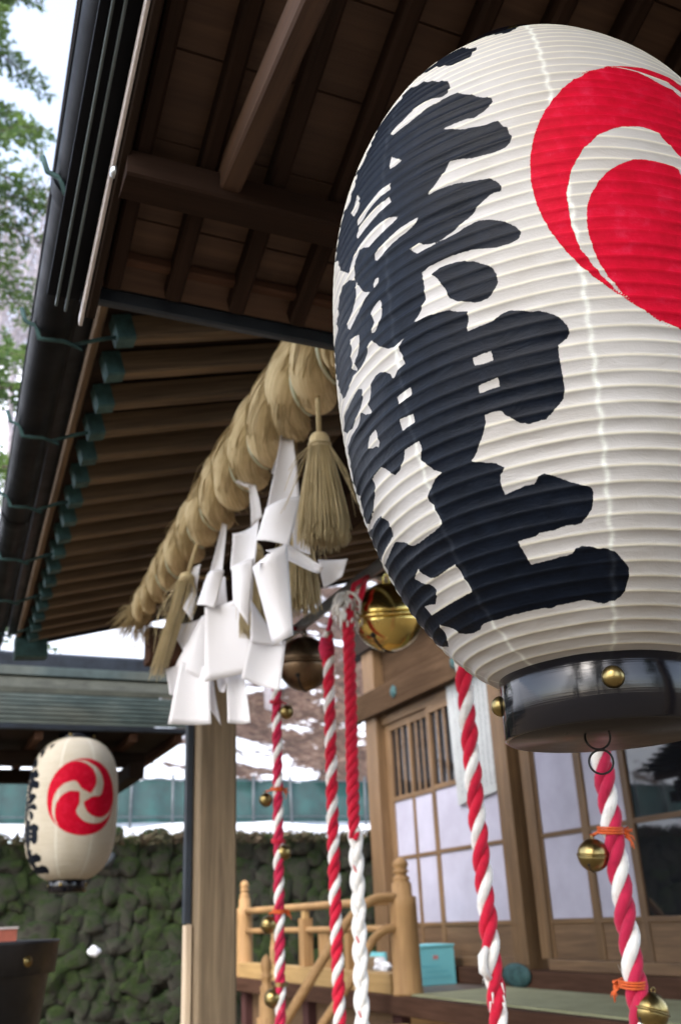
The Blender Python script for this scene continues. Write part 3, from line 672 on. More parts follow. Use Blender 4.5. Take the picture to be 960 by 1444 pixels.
# frayed end
mb = MB(); e = axis[-1][0]
for _ in range(420):
    a = random.uniform(0, 2*PI); q = random.random()**.5; b = Vector((math.cos(a)*q*.045, 0, math.sin(a)*q*.045))
    L_ = random.uniform(.06, .15); s0 = e+b+Vector((0, -.10, 0)); d = Vector((b.x*.9, L_, b.z*.9-.02*random.random()))+Vector((random.gauss(0, .012), 0, random.gauss(0, .012)))
    mb.tube([s0, e+b*1.15, e+b*1.15+d*.5+Vector((0, 0, -.004)), e+b*1.1+d+Vector((0, 0, -.022))], [.0016, .0016, .0013, .0005], 3, caps=False)
mb.build('frayed_end', M['straw_tassel'], sr)
# pale cords wound in the grooves
for off in (0.0, PITCH/3):
    pts = []
    for i in range(4, NA-30):
        P, r = axis[i]; t = Vector((0, 1, 0)); L_ = (Y1R-Y0R)*i/(NA-1)
        a = HAND*2*PI*(L_+off)/PITCH+PI/3; n = Vector((1, 0, 0)); n = (strs[0][0][i]-P).normalized() if False else None
        N0 = Vector((0, 1, 0)).orthogonal().normalized(); B = Vector((0, 1, 0)).cross(N0)
        pts.append(P+(N0*math.cos(a)+B*math.sin(a))*r*(.70+.03*math.sin(i*.4)))
    MB().tube(pts, .0056, 6).build('binding_cord', M['cordgreen'], sr)
for y in (1.62, 3.55):
    pts = [rel(sr, (RX(y)-.02, y, RZ(y)+.03)), rel(sr, (RX(y)+.1, y, RZ(y)+.07)), rel(sr, (1.08, y, 2.78))]
    MB().tube(pts, .008, 6).build('hanging_cord', M['straw_tassel'], sr)

def tassel(label, y, cord_len, head, skirt, spread, lean=(0, 0), x=None, n=620):
    """a straw broom-like tassel hung by a cord under the rope"""
    x = RX(y) if x is None else x; zt = RZ(y)-.045
    t = thing('straw_tassel', label, 'tassel', (x, y, zt), 'straw tassels under the rope')
    lx, ly = lean
    def at(d, k=1.0): return Vector((lx*d*k, ly*d*k, -d))
    MB().tube([at(-.03), at(cord_len*.5), at(cord_len+.01)], .0065, 8).build('cord', M['straw_tassel'], t)
    mb = MB(); h0 = cord_len; pts = [at(h0+head*u) for u in np.linspace(0, 1, 7)]
    mb.tube(pts, [.017, .0215, .0235, .0235, .023, .0225, .0235], 18); mb.build('bound_head', M['straw_tassel'], t)
    mb = MB()
    for q in (-.004, .0045):
        c = at(h0+head*.80+q); mb.tube([c+Vector((.0245*math.cos(a), .0245*math.sin(a), 0)) for a in np.linspace(0, 2*PI, 20, endpoint=False)], .0028, 6, closed=True)
    mb.build('tie', M['straw'], t)
    mb = MB(); h1 = h0+head*.8
    for _ in range(n):
        a = random.uniform(0, 2*PI); q = math.sqrt(random.random()); L_ = skirt*random.uniform(.86, 1.03)
        d = Vector((math.cos(a), math.sin(a), 0)); s = spread*q; pts = []
        jit = Vector((random.gauss(0, .004), random.gauss(0, .004), 0))
        for u in (0, .18, .45, .75, 1.0):
            pts.append(at(h1+L_*u)+d*(.024*q+(s-.024*q)*(1-(1-u)**1.2))+jit*u)
        mb.tube(pts, [.0021, .0021, .0019, .0016, .0007], 3, caps=False)
    # a few stray ones
    for _ in range(22):
        a = random.uniform(0, 2*PI); d = Vector((math.cos(a), math.sin(a), 0)); L_ = skirt*random.uniform(.35, .8)
        mb.tube([at(h1)+d*.024, at(h1+L_*.5)+d*(.05+.02*random.random()), at(h1+L_)+d*(spread*1.15+.03*random.random())], [.0012, .001, .0005], 3, caps=False)
    mb.build('skirt', M['straw_tassel'], t)
    return t
tassel('broad straw tassel hanging free beside the big lantern, nearest of the straw tassels', 1.79, .145, .038, .235, .056, n=900)
tassel('dark tipped straw tassel half hidden behind the nearest zigzag of white cloth', 2.17, .17, .034, .25, .054, x=.845)
tassel('straw tassel hanging between the middle white cloth streamers', 2.45, .17, .034, .24, .042, x=.82)
tassel('long leaning straw tassel at the far end, left of the white streamers', 2.86, .13, .026, .32, .026, lean=(-.27, .0), n=70)

# ---- shide: zigzag streamers of white cloth, each panel a bent sheet of its own thickness
def ZO(x, y): return (160+x/2.489, 460+y/2.489)
def panel(t, pts, y, dep=(0, 0, 0, 0), fold=.0):
    """sheet through four corner pixels at depth y; dep bends each corner toward (-) or away (+) along the rope"""
    dep = [-.8*d for d in dep]; mx = sum(p[0] for p in pts)/4; my = sum(p[1] for p in pts)/4; pts = [(mx+(a-mx)*1.10, my+(b-my)*1.05) for a, b in pts]
    c = [on_y(*ZO(*p), y+d) for p, d in zip(pts, dep)]
    P = []; n = 11; nm = ((c[1]-c[0]).cross(c[3]-c[0])).normalized()
    ph = random.uniform(0, 6)
    for i in range(n):
        v = i/(n-1); row = []
        for j in range(n):
            u = j/(n-1); p = c[0].lerp(c[1], u).lerp(c[3].lerp(c[2], u), v)
            row.append(rel(t, p+nm*(fold*math.sin(PI*u)+.0035*math.sin(3*u+2.2*v+ph)+.0025*math.sin(5*v+ph))))
        P.append(row)
    ob = MB().grid(P).build('cloth_panel', M['cloth'], t)
    s = ob.modifiers.new('Solidify', 'SOLIDIFY'); s.thickness = .0007; s.offset = 0
    return ob
def shide(label, y, top, panels):
    o = on_y(*ZO(*top), y); t = thing('zigzag_streamer', label, 'paper streamer', o, 'white zigzag streamers on the straw rope')
    for p in panels: panel(t, *p)
    return t
G = 'white zigzag streamers'
shide('white zigzag streamer nearest the lantern, its long fold curling down beside the straw tassel', 2.02, (600, 380), [
    ([(592, 385), (628, 398), (652, 610), (540, 645)], 2.02, (0, 0, .02, -.02), .01),
    ([(596, 392), (600, 400), (572, 512), (558, 508)], 2.06, (-.03, -.03, 0, 0), .004),
    ([(540, 640), (652, 600), (612, 765), (508, 748)], 2.01, (-.02, .02, .03, -.03), -.012),
    ([(628, 618), (684, 618), (688, 800), (634, 770)], 2.06, (0, .02, .03, 0), .01),
    ([(545, 790), (612, 762), (728, 842), (704, 864)], 2.03, (-.03, 0, .05, .04), .012),
    ([(496, 852), (606, 772), (626, 1078), (562, 1114)], 1.99, (-.03, .02, .01, -.05), -.02),
    ([(496, 852), (540, 800), (590, 792), (560, 812)], 1.985, (0, -.02, 0, 0), .004),
    ([(722, 822), (817, 818), (800, 874), (740, 914)], 2.07, (0, .03, .03, 0), .01)])
shide('second white zigzag streamer from the lantern, narrow top and broad shaded lower panel', 2.30, (482, 555), [
    ([(478, 555), (498, 560), (522, 665), (484, 700)], 2.30, (0, 0, .02, -.02), .006),
    ([(428, 544), (440, 540), (490, 562), (482, 572)], 2.31, (0, 0, 0, 0), .003),
    ([(420, 730), (506, 686), (486, 960), (415, 850)], 2.29, (-.03, .03, .02, -.02), .012),
    ([(416, 846), (490, 820), (474, 1048), (424, 966)], 2.28, (-.02, .02, .03, 0), -.01),
    ([(484, 955), (548, 1062), (598, 1112), (484, 1110)], 2.33, (0, 0, .03, .01), .006),
    ([(484, 1100), (598, 1108), (580, 1272), (456, 1232)], 2.34, (0, .03, .05, 0), .012)])
shide('white zigzag streamer with a big square front panel, third from the lantern', 2.55, (386, 692), [
    ([(382, 694), (396, 702), (384, 860), (336, 880)], 2.55, (0, 0, .02, -.02), .006),
    ([(336, 872), (386, 860), (352, 985), (296, 975)], 2.545, (-.02, .02, .03, -.02), -.01),
    ([(350, 890), (392, 880), (400, 1000), (350, 990)], 2.60, (0, .02, .02, 0), .008),
    ([(326, 990), (426, 966), (517, 1196), (328, 1242)], 2.52, (-.03, .03, .05, -.05), .014),
    ([(404, 1225), (456, 1218), (474, 1386), (404, 1388)], 2.58, (0, .04, .05, .01), .012),
    ([(362, 1238), (404, 1232), (388, 1284), (374, 1280)], 2.60, (0, 0, 0, 0), .003)])
shide('farthest white zigzag streamer, at the lower left under the frayed rope end', 2.86, (284, 842), [
    ([(268, 848), (304, 838), (288, 950), (262, 944)], 2.86, (0, .02, .01, 0), .006),
    ([(238, 952), (292, 936), (276, 1034), (244, 990)], 2.85, (-.02, .01, .02, 0), -.008),
    ([(224, 1050), (300, 1030), (268, 1180), (226, 1100)], 2.86, (-.02, .02, .03, -.02), .01),
    ([(300, 1030), (328, 1020), (332, 1250), (224, 1190)], 2.83, (0, .03, .03, -.03), -.01),
    ([(190, 1205), (262, 1170), (246, 1300), (200, 1290)], 2.84, (-.03, .02, .02, -.02), .016),
    ([(240, 1180), (332, 1200), (336, 1390), (200, 1392)], 2.81, (-.02, .03, .03, -.04), .015),
    ([(328, 1235), (352, 1250), (372, 1396), (338, 1340)], 2.87, (0, .02, .02, 0), .004)])
# ================================================================= BELLS AND BELL ROPES
bar = beam('bell_rail', (1.40, 1.3, 2.615), (1.40, 3.95, 2.615), .012, .05, M['steel'])
tag(bar, 'flat grey steel rail under the beam from which the bells hang', 'rail')
for y in (1.5, 3.88):
    M_, L_ = frame((1.20, y, 2.645), (1.40, y, 2.645))
    MB().obox(Matrix.Identity(4), L_, .03, .008, .001).build('rail_bracket', M['steel'], bar, bar.matrix_basis.inverted() @ M_)
def bell_parts(t, R, shell, seamrim=True):
    up = [(.0001, R*.985)]+[(R*math.sin(a), R*math.cos(a)) for a in np.linspace(.12, PI/2-.04, 14)]
    lo = [(R*math.sin(a), R*math.cos(a)) for a in np.linspace(PI/2+.04, PI-.10, 14)]+[(.0001, -R*.99)]
    MB().lathe(list(reversed(up)), 40).build('upper_shell', shell, t)
    MB().lathe(list(reversed(lo)), 40).build('lower_shell', shell, t)
    rim = [(R*.985, -R*.055), (R*1.05, -R*.05), (R*1.07, -R*.02), (R*1.07, R*.02), (R*1.05, R*.05), (R*.985, R*.055)]
    MB().lathe(rim, 40).build('rim_band', shell, t)
    mb = MB(); mb.tube([(R*.17*math.cos(a), 0, R*1.08+R*.17*math.sin(a)) for a in np.linspace(0, 2*PI, 16, endpoint=False)], R*.045, 6, closed=True)
    mb.build('hanging_loop', shell, t)
    mb = MB()
    def arcs(a): return Vector((R*1.004*math.sin(a), 0, -R*1.004*math.cos(a)))
    pts = [arcs(a) for a in np.linspace(-.95, .95, 15)]
    mb.tube(pts, [R*.02]+[R*.035]*13+[R*.02], 6)
    for s in (-1, 1): mb.lathe([(R*.085, -R*.03), (R*.085, R*.006), (.0001, R*.006)], 12, M=Matrix.Translation(arcs(s*.98)) @ Matrix.Rotation(PI-s*.98, 4, 'Y'))
    mb.build('sound_slit', M['slit'], t)
def bell(label, p, R, shell, rot=(0, 0, 0), chain_to=None, group=None):
    t = thing('round_bell', label, 'bell', p, group); t.rotation_euler = rot
    bell_parts(t, R, shell)
    if chain_to is not None:
        inv = Matrix.Translation(Vector(p)) @ t.rotation_euler.to_matrix().to_4x4(); inv = inv.inverted()
        a = Vector(p)+Vector((0, 0, R*1.1)); b = Vector(chain_to); n = max(2, int((b-a).length/.022)); mb = MB()
        for k in range(n):
            c = a.lerp(b, (k+.5)/n); d = (b-a).normalized(); s = Vector((1, 0, 0)) if k % 2 else Vector((0, 1, 0))
            mb.tube([inv @ (c+s*(.008*math.cos(q))+d*(.0145*math.sin(q))) for q in np.linspace(0, 2*PI, 12, endpoint=False)], .0026, 5, closed=True)
        mb.build('chain', M['steel'], t)
    return t
bell('big polished gold brass bell peeping out behind the left edge of the near lantern', (1.475, 2.93, 2.468), .122, M['brass'], (.10, -.16, .5), (1.40, 2.93, 2.615))
bell('dark bronze bell with a chain, hanging right of the white cloth streamers', (1.425, 3.62, 2.465), .112, M['bronze'], (.05, -.05, .9), (1.40, 3.62, 2.60))

def sway(x, y, z0, z1, dx, dy, n=150, wob=.004, ph=0.0):
    return [Vector((x+dx*u+wob*math.sin(5*u+ph), y+dy*u+wob*math.sin(4*u+ph*2), z0+(z1-z0)*u)) for u in np.linspace(0, 1, n)]
def bell_rope(label, x, y, z0, z1, pitch, mats, R=.0205, dx=0, dy=0, phase=0.0, seed=0, n_str=3):
    t = thing('bell_rope', label, 'rope', (x, y, z1), 'ropes hanging from the shrine bells')
    axis = [(rel(t, p), R) for p in sway(x, y, z0, z1, dx, dy, ph=seed)]
    rnd = random.Random(seed); P = [a[0] for a in axis]; m = len(P)
    for q in range(n_str):
        path = []; rad = []
        for i in range(m):
            l = (z0-z1)*i/(m-1); a = -2*PI*l/pitch+2*PI*q/n_str+phase+.25*math.sin(l*7+seed)
            r = R*(1+.05*math.sin(l*31+q*2+seed)); path.append(P[i]+Vector((math.cos(a), math.sin(a), 0))*r*.50); rad.append(r*.53)
        mb = MB(); mb.tube(path, rad, 14)
        for _ in range(70):                                           # cotton fluff
            i = rnd.randrange(2, m-2); d = Vector((rnd.gauss(0,1), rnd.gauss(0,1), rnd.gauss(0,.4))).normalized(); p = path[i]+d*rad[i]*.95
            mb.tube([p, p+d*.004+Vector((0, 0, rnd.gauss(0, .004))), p+d*rnd.uniform(.004, .009)+Vector((0, 0, rnd.gauss(0, .008)))], [.0005, .0004, .0002], 3, caps=False)
        mb.build('strand', mats[q % len(mats)], t)
    return t
RED = [M['redcot'], M['redcot'], M['whitecot']]; RED2 = [M['redcot2'], M['redcot2'], M['whitecot']]
r1 = bell_rope('thin red and white bell rope strung with five little bells, nearest the wooden post', 1.30, 3.63, 2.60, .62, .125, RED2, .0200, seed=1)
r2 = bell_rope('red and white bell rope between the belled rope and the white braided rope', 1.30, 3.085, 2.44, .62, .122, RED, .0205, seed=2.2)
r4 = bell_rope('red and white bell rope before the notice board, with a loose frayed knot', 1.30, 2.155, 2.61, .70, .150, [M['redcot'], M['redcot'], M['whitecot']], .0225, seed=3.1, phase=.8)
r5 = bell_rope('thick red and white bell rope below the near lantern with orange ties', 1.30, 1.655, 2.61, .70, .128, RED2, .0215, seed=4.4, phase=2.0)
# the rope that is red above and braided white below
t3 = thing('bell_rope', 'bell rope with plain red upper half and braided white lower half', 'rope', (1.30, 2.91, .62), 'ropes hanging from the shrine bells')
up = sway(1.30, 2.89, 2.46, 1.72, 0, .025, 120, .003); lo = sway(1.30, 2.915, 1.76, .62, 0, .02, 180, .004, 1)
for q in range(3):
    path = [rel(t3, p)+Vector((math.cos(a), math.sin(a), 0))*.0105 for p, a in ((p, -2*PI*i/len(up)*.74/.105+2*PI*q/3) for i, p in enumerate(up))]
    MB().tube(path, [.0112 if i < 100 else .0112-(i-100)*.0002 for i in range(len(path))], 12).build('red_strand', M['redcot'], t3)
for q in range(3):
    path = []; rad = []
    for i, p in enumerate(lo):
        a = 2*PI*(i/len(lo)*1.14/.20)+2*PI*q/3                       # plait: a figure of eight across, half as wide through
        path.append(rel(t3, p)+Vector((.0125*math.sin(a)*.7, -.0125*math.sin(a)*.7, 0))+Vector((.7, .7, 0))*.0075*math.sin(2*a)); rad.append(.0112*(1+.06*math.sin(3*a)))
    MB().tube(path, rad, 14).build('white_plait', M['whitecot'], t3)
path = [rel(t3, p)+Vector((math.cos(a), math.sin(a), 0))*.0165*(.8+.2*math.sin(2*a)) for p, a in ((p, 2*PI*(i/len(lo)*1.14/.20)) for i, p in enumerate(lo))]
MB().tube(path, .0026, 6).build('red_thread', M['redcot'], t3)
mb = MB()
for k in range(40):                                                   # frayed white knot at the top
    a = random.uniform(0, 2*PI); d = Vector((math.cos(a), math.sin(a), random.uniform(-.9, .9))); s = Vector((random.gauss(0, .008), random.gauss(0, .008), random.uniform(1.83, 1.93)))
    mb.tube([s, s+d*.025, s+d*.04+Vector((0, 0, -.02)), s+d*.038+Vector((0, 0, -.05*random.random()-.01))], [.007, .0075, .006, .003], 6)
mb.build('frayed_knot', M['whitecot'], t3)
mb = MB(); mb.tube([rel(t3, (1.30, 2.89, 2.46)), rel(t3, (1.33, 2.89, 2.56)), rel(t3, (1.39, 2.90, 2.60))], .010, 8); mb.tube([rel(t3, (1.335, 2.89, 2.47)), rel(t3, (1.35, 2.87, 2.53)), rel(t3, (1.38, 2.9, 2.59))], .011, 8)
mb.build('red_tie', M['redcot'], t3)
# red wrapping at the head of the second rope
mb = MB(); mb.tube([rel(r2, (1.30+.004*math.sin(k), 3.085, 2.42-.0034*k)) for k in range(24)], [.018+.010*math.sin(PI*k/23)+.002*math.sin(k*2.1) for k in range(24)], 14)
mb.tube([rel(r2, (1.30, 3.085, 2.42)), rel(r2, (1.33, 3.085, 2.52)), rel(r2, (1.395, 3.09, 2.60))], .009, 8)
mb.build('red_wrapping', M['redcot2'], r2)
mb = MB(); mb.tube([rel(r4, p) for p in ((1.283, 2.150, 1.418), (1.268, 2.146, 1.40), (1.266, 2.145, 1.37), (1.285, 2.148, 1.352))], [.007, .011, .011, .006], 10)
for k in range(6):
    z = random.uniform(1.30, 1.35); a = random.uniform(2.5, 5.2); p = Vector((1.30+.022*math.cos(a), 2.155+.022*math.sin(a), z)); mb.tube([rel(r4, p), rel(r4, p+Vector((.006*math.cos(a), .006*math.sin(a), -.022)))], [.0022, .0008], 5)
mb.build('frayed_knot', M['whitecot'], r4)
for r_, x, y, zs in ((r1, 1.30, 3.63, 2.60), (r4, 1.30, 2.155, 2.61), (r5, 1.30, 1.655, 2.61)):
    MB().tube([rel(r_, (x, y, zs-.03)), rel(r_, (x+.03, y, zs+.01)), rel(r_, (x+.10, y, zs+.015))], .010, 8).build('rope_loop', M['redcot'], r_)

def small_bell(label, px, py, R, rope_xy, shell, tie='orange', rot=(0, 0, 0)):
    rx, ry = rope_xy
    d = ray(px, py); # the bell hangs on the camera side of its rope, at the rope's distance
    p = EYE+d*((Vector((rx, ry, 0)).length)/Vector((d.x, d.y, 0)).length)
    t = thing('small_bell', label, 'bell', p, 'little bells tied to the ropes'); t.rotation_euler = rot
    bell_parts(t, R, shell)
    inv = (Matrix.Translation(p) @ t.rotation_euler.to_matrix().to_4x4()).inverted()
    mb = MB(); zt = p.z+R*1.15
    mb.tube([inv @ Vector(q) for q in ((p.x, p.y, zt), ((p.x+rx)/2, (p.y+ry)/2, zt+.008), (rx-.01, ry-.02, zt+.006))], .0032, 6)
    for k in range(3):
        mb.tube([inv @ Vector((rx+.0245*math.cos(a), ry+.0245*math.sin(a), zt+.004+.005*k+.003*math.sin(a))) for a in np.linspace(0, 2*PI, 16, endpoint=False)], .0022, 6, closed=True)
    u = Vector((-ry, rx, 0)).normalized()*-1
    if tie == 'orange':
        side = -u if (p-Vector((rx, ry, p.z))).dot(u) > 0 else u
        for k in range(12):
            s = Vector((rx, ry, zt+.004))+side*.026+Vector((0, 0, random.gauss(0, .004))); e = s+side*random.uniform(.003, .016)+Vector((random.gauss(0, .004), random.gauss(0, .004), random.uniform(-.03, .008)))
            mb.tube([inv @ s, inv @ (s.lerp(e, .5)+side*.006), inv @ e], [.0022, .0018, .0008], 5)
    mb.build('tie_cord', M['orange'] if tie == 'orange' else (M['redcot'] if tie == 'red' else M['oldbrass']), t)
    return t
A1 = (1.30, 3.63); A5 = (1.30, 1.655)
small_bell('topmost little bell on the thin rope by the post', 404, 1004, .028, A1, M['oldbrass'], 'red', (.3, .5, .2))
small_bell('coppery little bell beside an orange tie, second from top on the thin rope', 375, 1128, .026, A1, M['oldbrass'], 'orange', (0, -.2, 0))
small_bell('middle little bell sitting on the thin rope itself, at the stone wall top', 400, 1202, .028, A1, M['oldbrass'], 'red', (.2, .6, .3))
small_bell('little olive brass bell hung left of the thin rope at handrail height', 379, 1304, .031, A1, M['oldbrass'], 'orange', (.05, 0, .4))
small_bell('lowest little bell on the thin rope, under a golden tie', 385, 1408, .032, A1, M['oldbrass'], 'gold', (.05, 0, .7))
small_bell('round brass bell tied with orange cord left of the thick rope, before the door paper', 836, 1206, .0315, A5, M['oldbrass'], 'orange', (.12, -.05, .55))
small_bell('brass bell at the bottom right corner, half behind the thick rope', 917, 1426, .033, A5, M['oldbrass'], 'orange', (.1, .3, .2))
# ================================================================= SHRINE HALL (facade, doors, veranda)
FX = 3.85; FZ = 1.03
hall = thing('shrine_hall', 'wooden shrine hall with white papered sliding doors above a raised veranda', 'shrine hall', (FX, 5.7, 0))
def hb(name, a, b, mat, ch=.004):
    """axis aligned timber between two corners"""
    a = Vector(a); b = Vector(b); s = b-a; c = (a+b)/2; k = max(range(3), key=lambda i: abs(s[i]))
    e = [Vector((1,0,0)), Vector((0,1,0)), Vector((0,0,1))][k]*abs(s[k])/2
    oth = [i for i in range(3) if i != k]
    up = [Vector((1,0,0)), Vector((0,1,0)), Vector((0,0,1))][oth[1]]
    return beam(name, c-e, c+e, abs(s[oth[0]]), abs(s[oth[1]]), mat, hall, up=up, ch=ch)
hb('corner_post', (FX-.12, 7.80, FZ), (FX+.08, 8.03, 4.3), M['hall'])
hb('wall_post', (FX-.10, 5.78, FZ), (FX+.08, 5.95, 4.3), M['hall'])
hb('wall_post', (FX-.05, 5.585, 1.2), (FX+.05, 5.70, 3.08), M['hall'])
hb('wall_post', (FX-.10, 2.9, FZ), (FX+.08, 3.1, 4.3), M['hall'])
hb('lintel', (FX-.06, 3.1, 3.052), (FX+.06, 7.80, 3.13), M['hall'])
hb('tie_rail', (FX-.17, 2.6, 3.13), (FX-.121, 8.22, 3.36), M['beamwood'])
hb('rail_end_cap', (FX-.18, 8.10, 3.125), (FX-.115, 8.30, 3.365), M['patina'])
for y in (7.30, 6.25, 5.0):
    Mx = Matrix.Translation((FX-.171-FX, y-5.7, 3.25)) @ Matrix.Rotation(-PI/2, 4, 'Y')
    MB().lathe([(.055, 0), (.055, .008), (.035, .02), (.0001, .03)], 6, M=Mx, smooth=False).build('nail_cover', M['patina'], hall)
hb('upper_wall', (FX-.02, 2.6, 3.36), (FX+.05, 7.80, 4.7), M['beamwood'])
hb('upper_wall', (FX-.02, 2.6, 3.131), (FX+.05, 7.80, 3.358), M['beamwood'])
hb('upper_beam', (FX-.16, 2.6, 3.75), (FX-.03, 8.35, 4.05), M['dark'])
hb('side_wall', (FX+.081, 7.86, FZ), (FX+3.0, 7.95, 4.3), M['halldark'])
hb('sill', (FX-.14, 5.95, FZ), (FX+.08, 7.80, 1.135), M['redwood']); hb('sill', (FX-.14, 3.1, FZ), (FX+.08, 5.78, 1.135), M['redwood'])
hb('threshold', (FX-.08, 5.951, 1.136), (FX+.06, 7.799, 1.20), M['halldark']); hb('threshold', (FX-.08, 3.101, 1.136), (FX+.06, 5.584, 1.20), M['halldark'])
mb = MB(); Mx = Matrix.Translation((-.145, .155, 1.105)) @ Matrix.Rotation(-PI/2, 4, 'Y')
mb.lathe([(.085, 0), (.085, .010), (.06, .02), (.0001, .024)], 20, M=Mx @ Matrix.Diagonal((.85, 1.9, 1, 1))); mb.build('post_foot_fitting', M['patina'], hall)
def door(label_kind, y0, y1, panes, zk=1.43, zm=(1.915, 1.945), zt=(2.385, 2.425), lattice=True, pane_top=None, dx=0.0, pane_mat=None, wood_=None):
    """sliding door between y0<y1; panes = list of (ya, yb) openings"""
    w = wood_ or M['hall']; pm = pane_mat or M['paperpane']; x0 = FX-.035+dx; x1 = FX+dx
    f = D.objects.new('sliding_door', None); f.location = rel(hall, (x0, (y0+y1)/2, 1.2)); link(f, hall)
    org = Vector((x0, (y0+y1)/2, 1.2))
    def b(name, a, c, mat, ch=.003):
        a = Vector(a)-org; c = Vector(c)-org; s = c-a; k = max(range(3), key=lambda i: abs(s[i])); ctr = (a+c)/2
        ax = [Vector((1,0,0)), Vector((0,1,0)), Vector((0,0,1))]; e = ax[k]*abs(s[k])/2; oth = [i for i in range(3) if i != k]
        Mx, L_ = frame(ctr-e, ctr+e, ax[oth[1]])
        return MB().obox(Matrix.Identity(4), L_, abs(s[oth[0]]), abs(s[oth[1]]), ch).build(name, mat, f, Mx)
    ztop = 3.05
    panes = sorted(panes)
    edges = [y0]+[v for p in panes for v in p]+[y1]
    for i in range(0, len(edges), 2):
        if edges[i+1]-edges[i] > .004: b('stile', (x0, edges[i], 1.20), (x1, edges[i+1], ztop), w)
    for ya, yb in panes:
        b('bottom_panel', (x0+.010, ya, 1.20), (x1-.004, yb, zk-.03), M['halldark'] if zk > 1.3 else w)
        b('rail', (x0+.001, ya, zk-.03), (x1-.001, yb, zk), w); b('rail', (x0+.003, ya, zm[0]), (x1-.003, yb, zm[1]), w)
        b('rail', (x0+.002, ya, zt[0]), (x1-.002, yb, zt[1]), w); b('rail', (x0+.001, ya, ztop-.06), (x1-.001, yb, ztop), w)
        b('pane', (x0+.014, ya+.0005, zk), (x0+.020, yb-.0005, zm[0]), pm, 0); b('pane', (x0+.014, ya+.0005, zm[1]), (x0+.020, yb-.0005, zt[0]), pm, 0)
        b('glass', (x0+.026, ya+.0005, zt[1]), (x0+.030, yb-.0005, ztop-.06), M['glass'], 0)
        if lattice:
            n = max(2, int(round((yb-ya)/.115)))
            mb = MB()
            for k in range(1, n):
                yy = ya+(yb-ya)*k/n; mb.obox(Matrix.Translation(Vector((x0+.012, yy, (zt[1]+ztop-.06)/2))-org) @ Matrix.Rotation(PI/2, 4, 'Y'), ztop-.06-zt[1], .024, .014, .002)
            mb.build('lattice', w, f)
    return f
door('far', 6.955, 7.80, [(7.36, 7.70), (7.02, 7.325)])
door('wide', 5.96, 6.955, [(5.99, 6.90)], dx=-.036)
door('near', 4.66, 5.585, [(5.135, 5.565), (4.69, 5.06)], zt=(2.475, 2.52))
door('dark', 3.101, 4.66, [(3.95, 4.60), (3.15, 3.90)], dx=-.036, pane_mat=M['glass'], wood_=M['halldark'])
# dim room behind the doors
hb('back_wall', (FX+1.4, 2.6, FZ), (FX+1.5, 7.85, 4.3), M['dark'])
# veranda
hb('veranda_floor', (2.96, 2.6, .985), (FX+.08, 9.75, FZ-.001), M['floorwood'])
hb('veranda_edge', (2.90, 2.6, .925), (2.958, 9.8, FZ+.002), M['redwood'])
for y in (3.0, 4.6, 6.15, 7.75, 9.3):
    hb('veranda_post', (2.97, y-.06, 0), (3.09, y+.06, .984), M['purple'])
for y0, y1 in ((3.06, 4.54), (4.66, 6.09), (6.21, 7.69), (7.81, 9.24)):
    hb('under_board', (3.04, y0, .60), (3.06, y1, .92), M['rail'] if y1 < 6.2 else M['halldark']); hb('under_board', (3.04, y0, .25), (3.06, y1, .57), M['purple'])
st = D.objects.new('stair', None); st.location = rel(hall, (2.9, 5.0, 0)); link(st, hall)
for k in range(5):
    z = .86-.17*k; x = 2.90-.22*(k+1)
    Mx, L_ = frame((x+.12-2.9, -1.0, z), (x+.12-2.9, .92, z)); MB().obox(Matrix.Identity(4), L_, .25, .05, .004).build('step', M['sill'], st, Mx)
for y in (3.95, 5.95):
    Mx, L_ = frame((0, y-5.0, .80), (-1.15, y-5.0, -.02+.05)); MB().obox(Matrix.Identity(4), L_, .05, .20, .004).build('stringer', M['rail'], st, Mx)
# ---- railing
rl = thing('veranda_railing', 'orange brown turned wooden railing with onion topped posts along the veranda edge', 'railing', (3.0, 6.0, FZ))
def newel(x, y, zb, zt_, R, name='newel_post'):
    H = zt_-zb
    pr = [(R*1.06, 0), (R*1.06, .02), (R, .03), (R*.97, H*.62), (R*.98, H*.70), (R*.72, H*.705), (R*.70, H*.80), (R*.55, H*.815), (R*.60, H*.83), (R*.60, H*.845), (R*.44, H*.855), (R*.42, H*.875), (R*.56, H*.885), (R*.56, H*.90), (R*.40, H*.905), (R*.52, H*.925), (R*.56, H*.945), (R*.50, H*.965), (R*.32, H*.982), (R*.10, H*.996), (.0001, H)]
    MB().lathe(pr, 28, c=rel(rl, (x, y, zb))).build(name, M['railz'], rl)
newel(3.0, 6.02, FZ, 1.845, .092); newel(3.0, 9.34, FZ, 1.86, .075); newel(2.06, 6.0, .18, 1.315, .062, 'stair_newel'); newel(3.0, 8.55, FZ, 1.40, .03, 'short_baluster')
MB().tube([rel(rl, (3.0, y, 1.585)) for y in np.linspace(6.08, 9.28, 12)], .028, 14).build('top_rail', M['raily'], rl)
MB().tube([rel(rl, (3.0, y, 1.415)) for y in np.linspace(6.08, 9.28, 12)], .022, 12).build('middle_rail', M['raily'], rl)
beam('base_plank', (2.99, 6.12, FZ+.062), (2.99, 9.6, FZ+.062), .12, .12, M['sill'], rl)
for y in (7.77,):
    beam('square_baluster', (3.0, y, FZ+.124), (3.0, y, 1.50), .085, .10, M['rail'], rl, up=(0,1,0))
    beam('baluster_cap', (3.0, y, 1.50), (3.0, y, 1.553), .05, .06, M['sill'], rl, up=(0,1,0)); 
beam('broad_baluster', (3.02, 7.42, FZ+.124), (3.02, 7.42, 1.39), .03, .20, M['rail'], rl, up=(0,1,0))
beam('square_baluster', (3.0, 6.9, FZ+.124), (3.0, 6.9, 1.39), .07, .07, M['rail'], rl, up=(0,1,0))
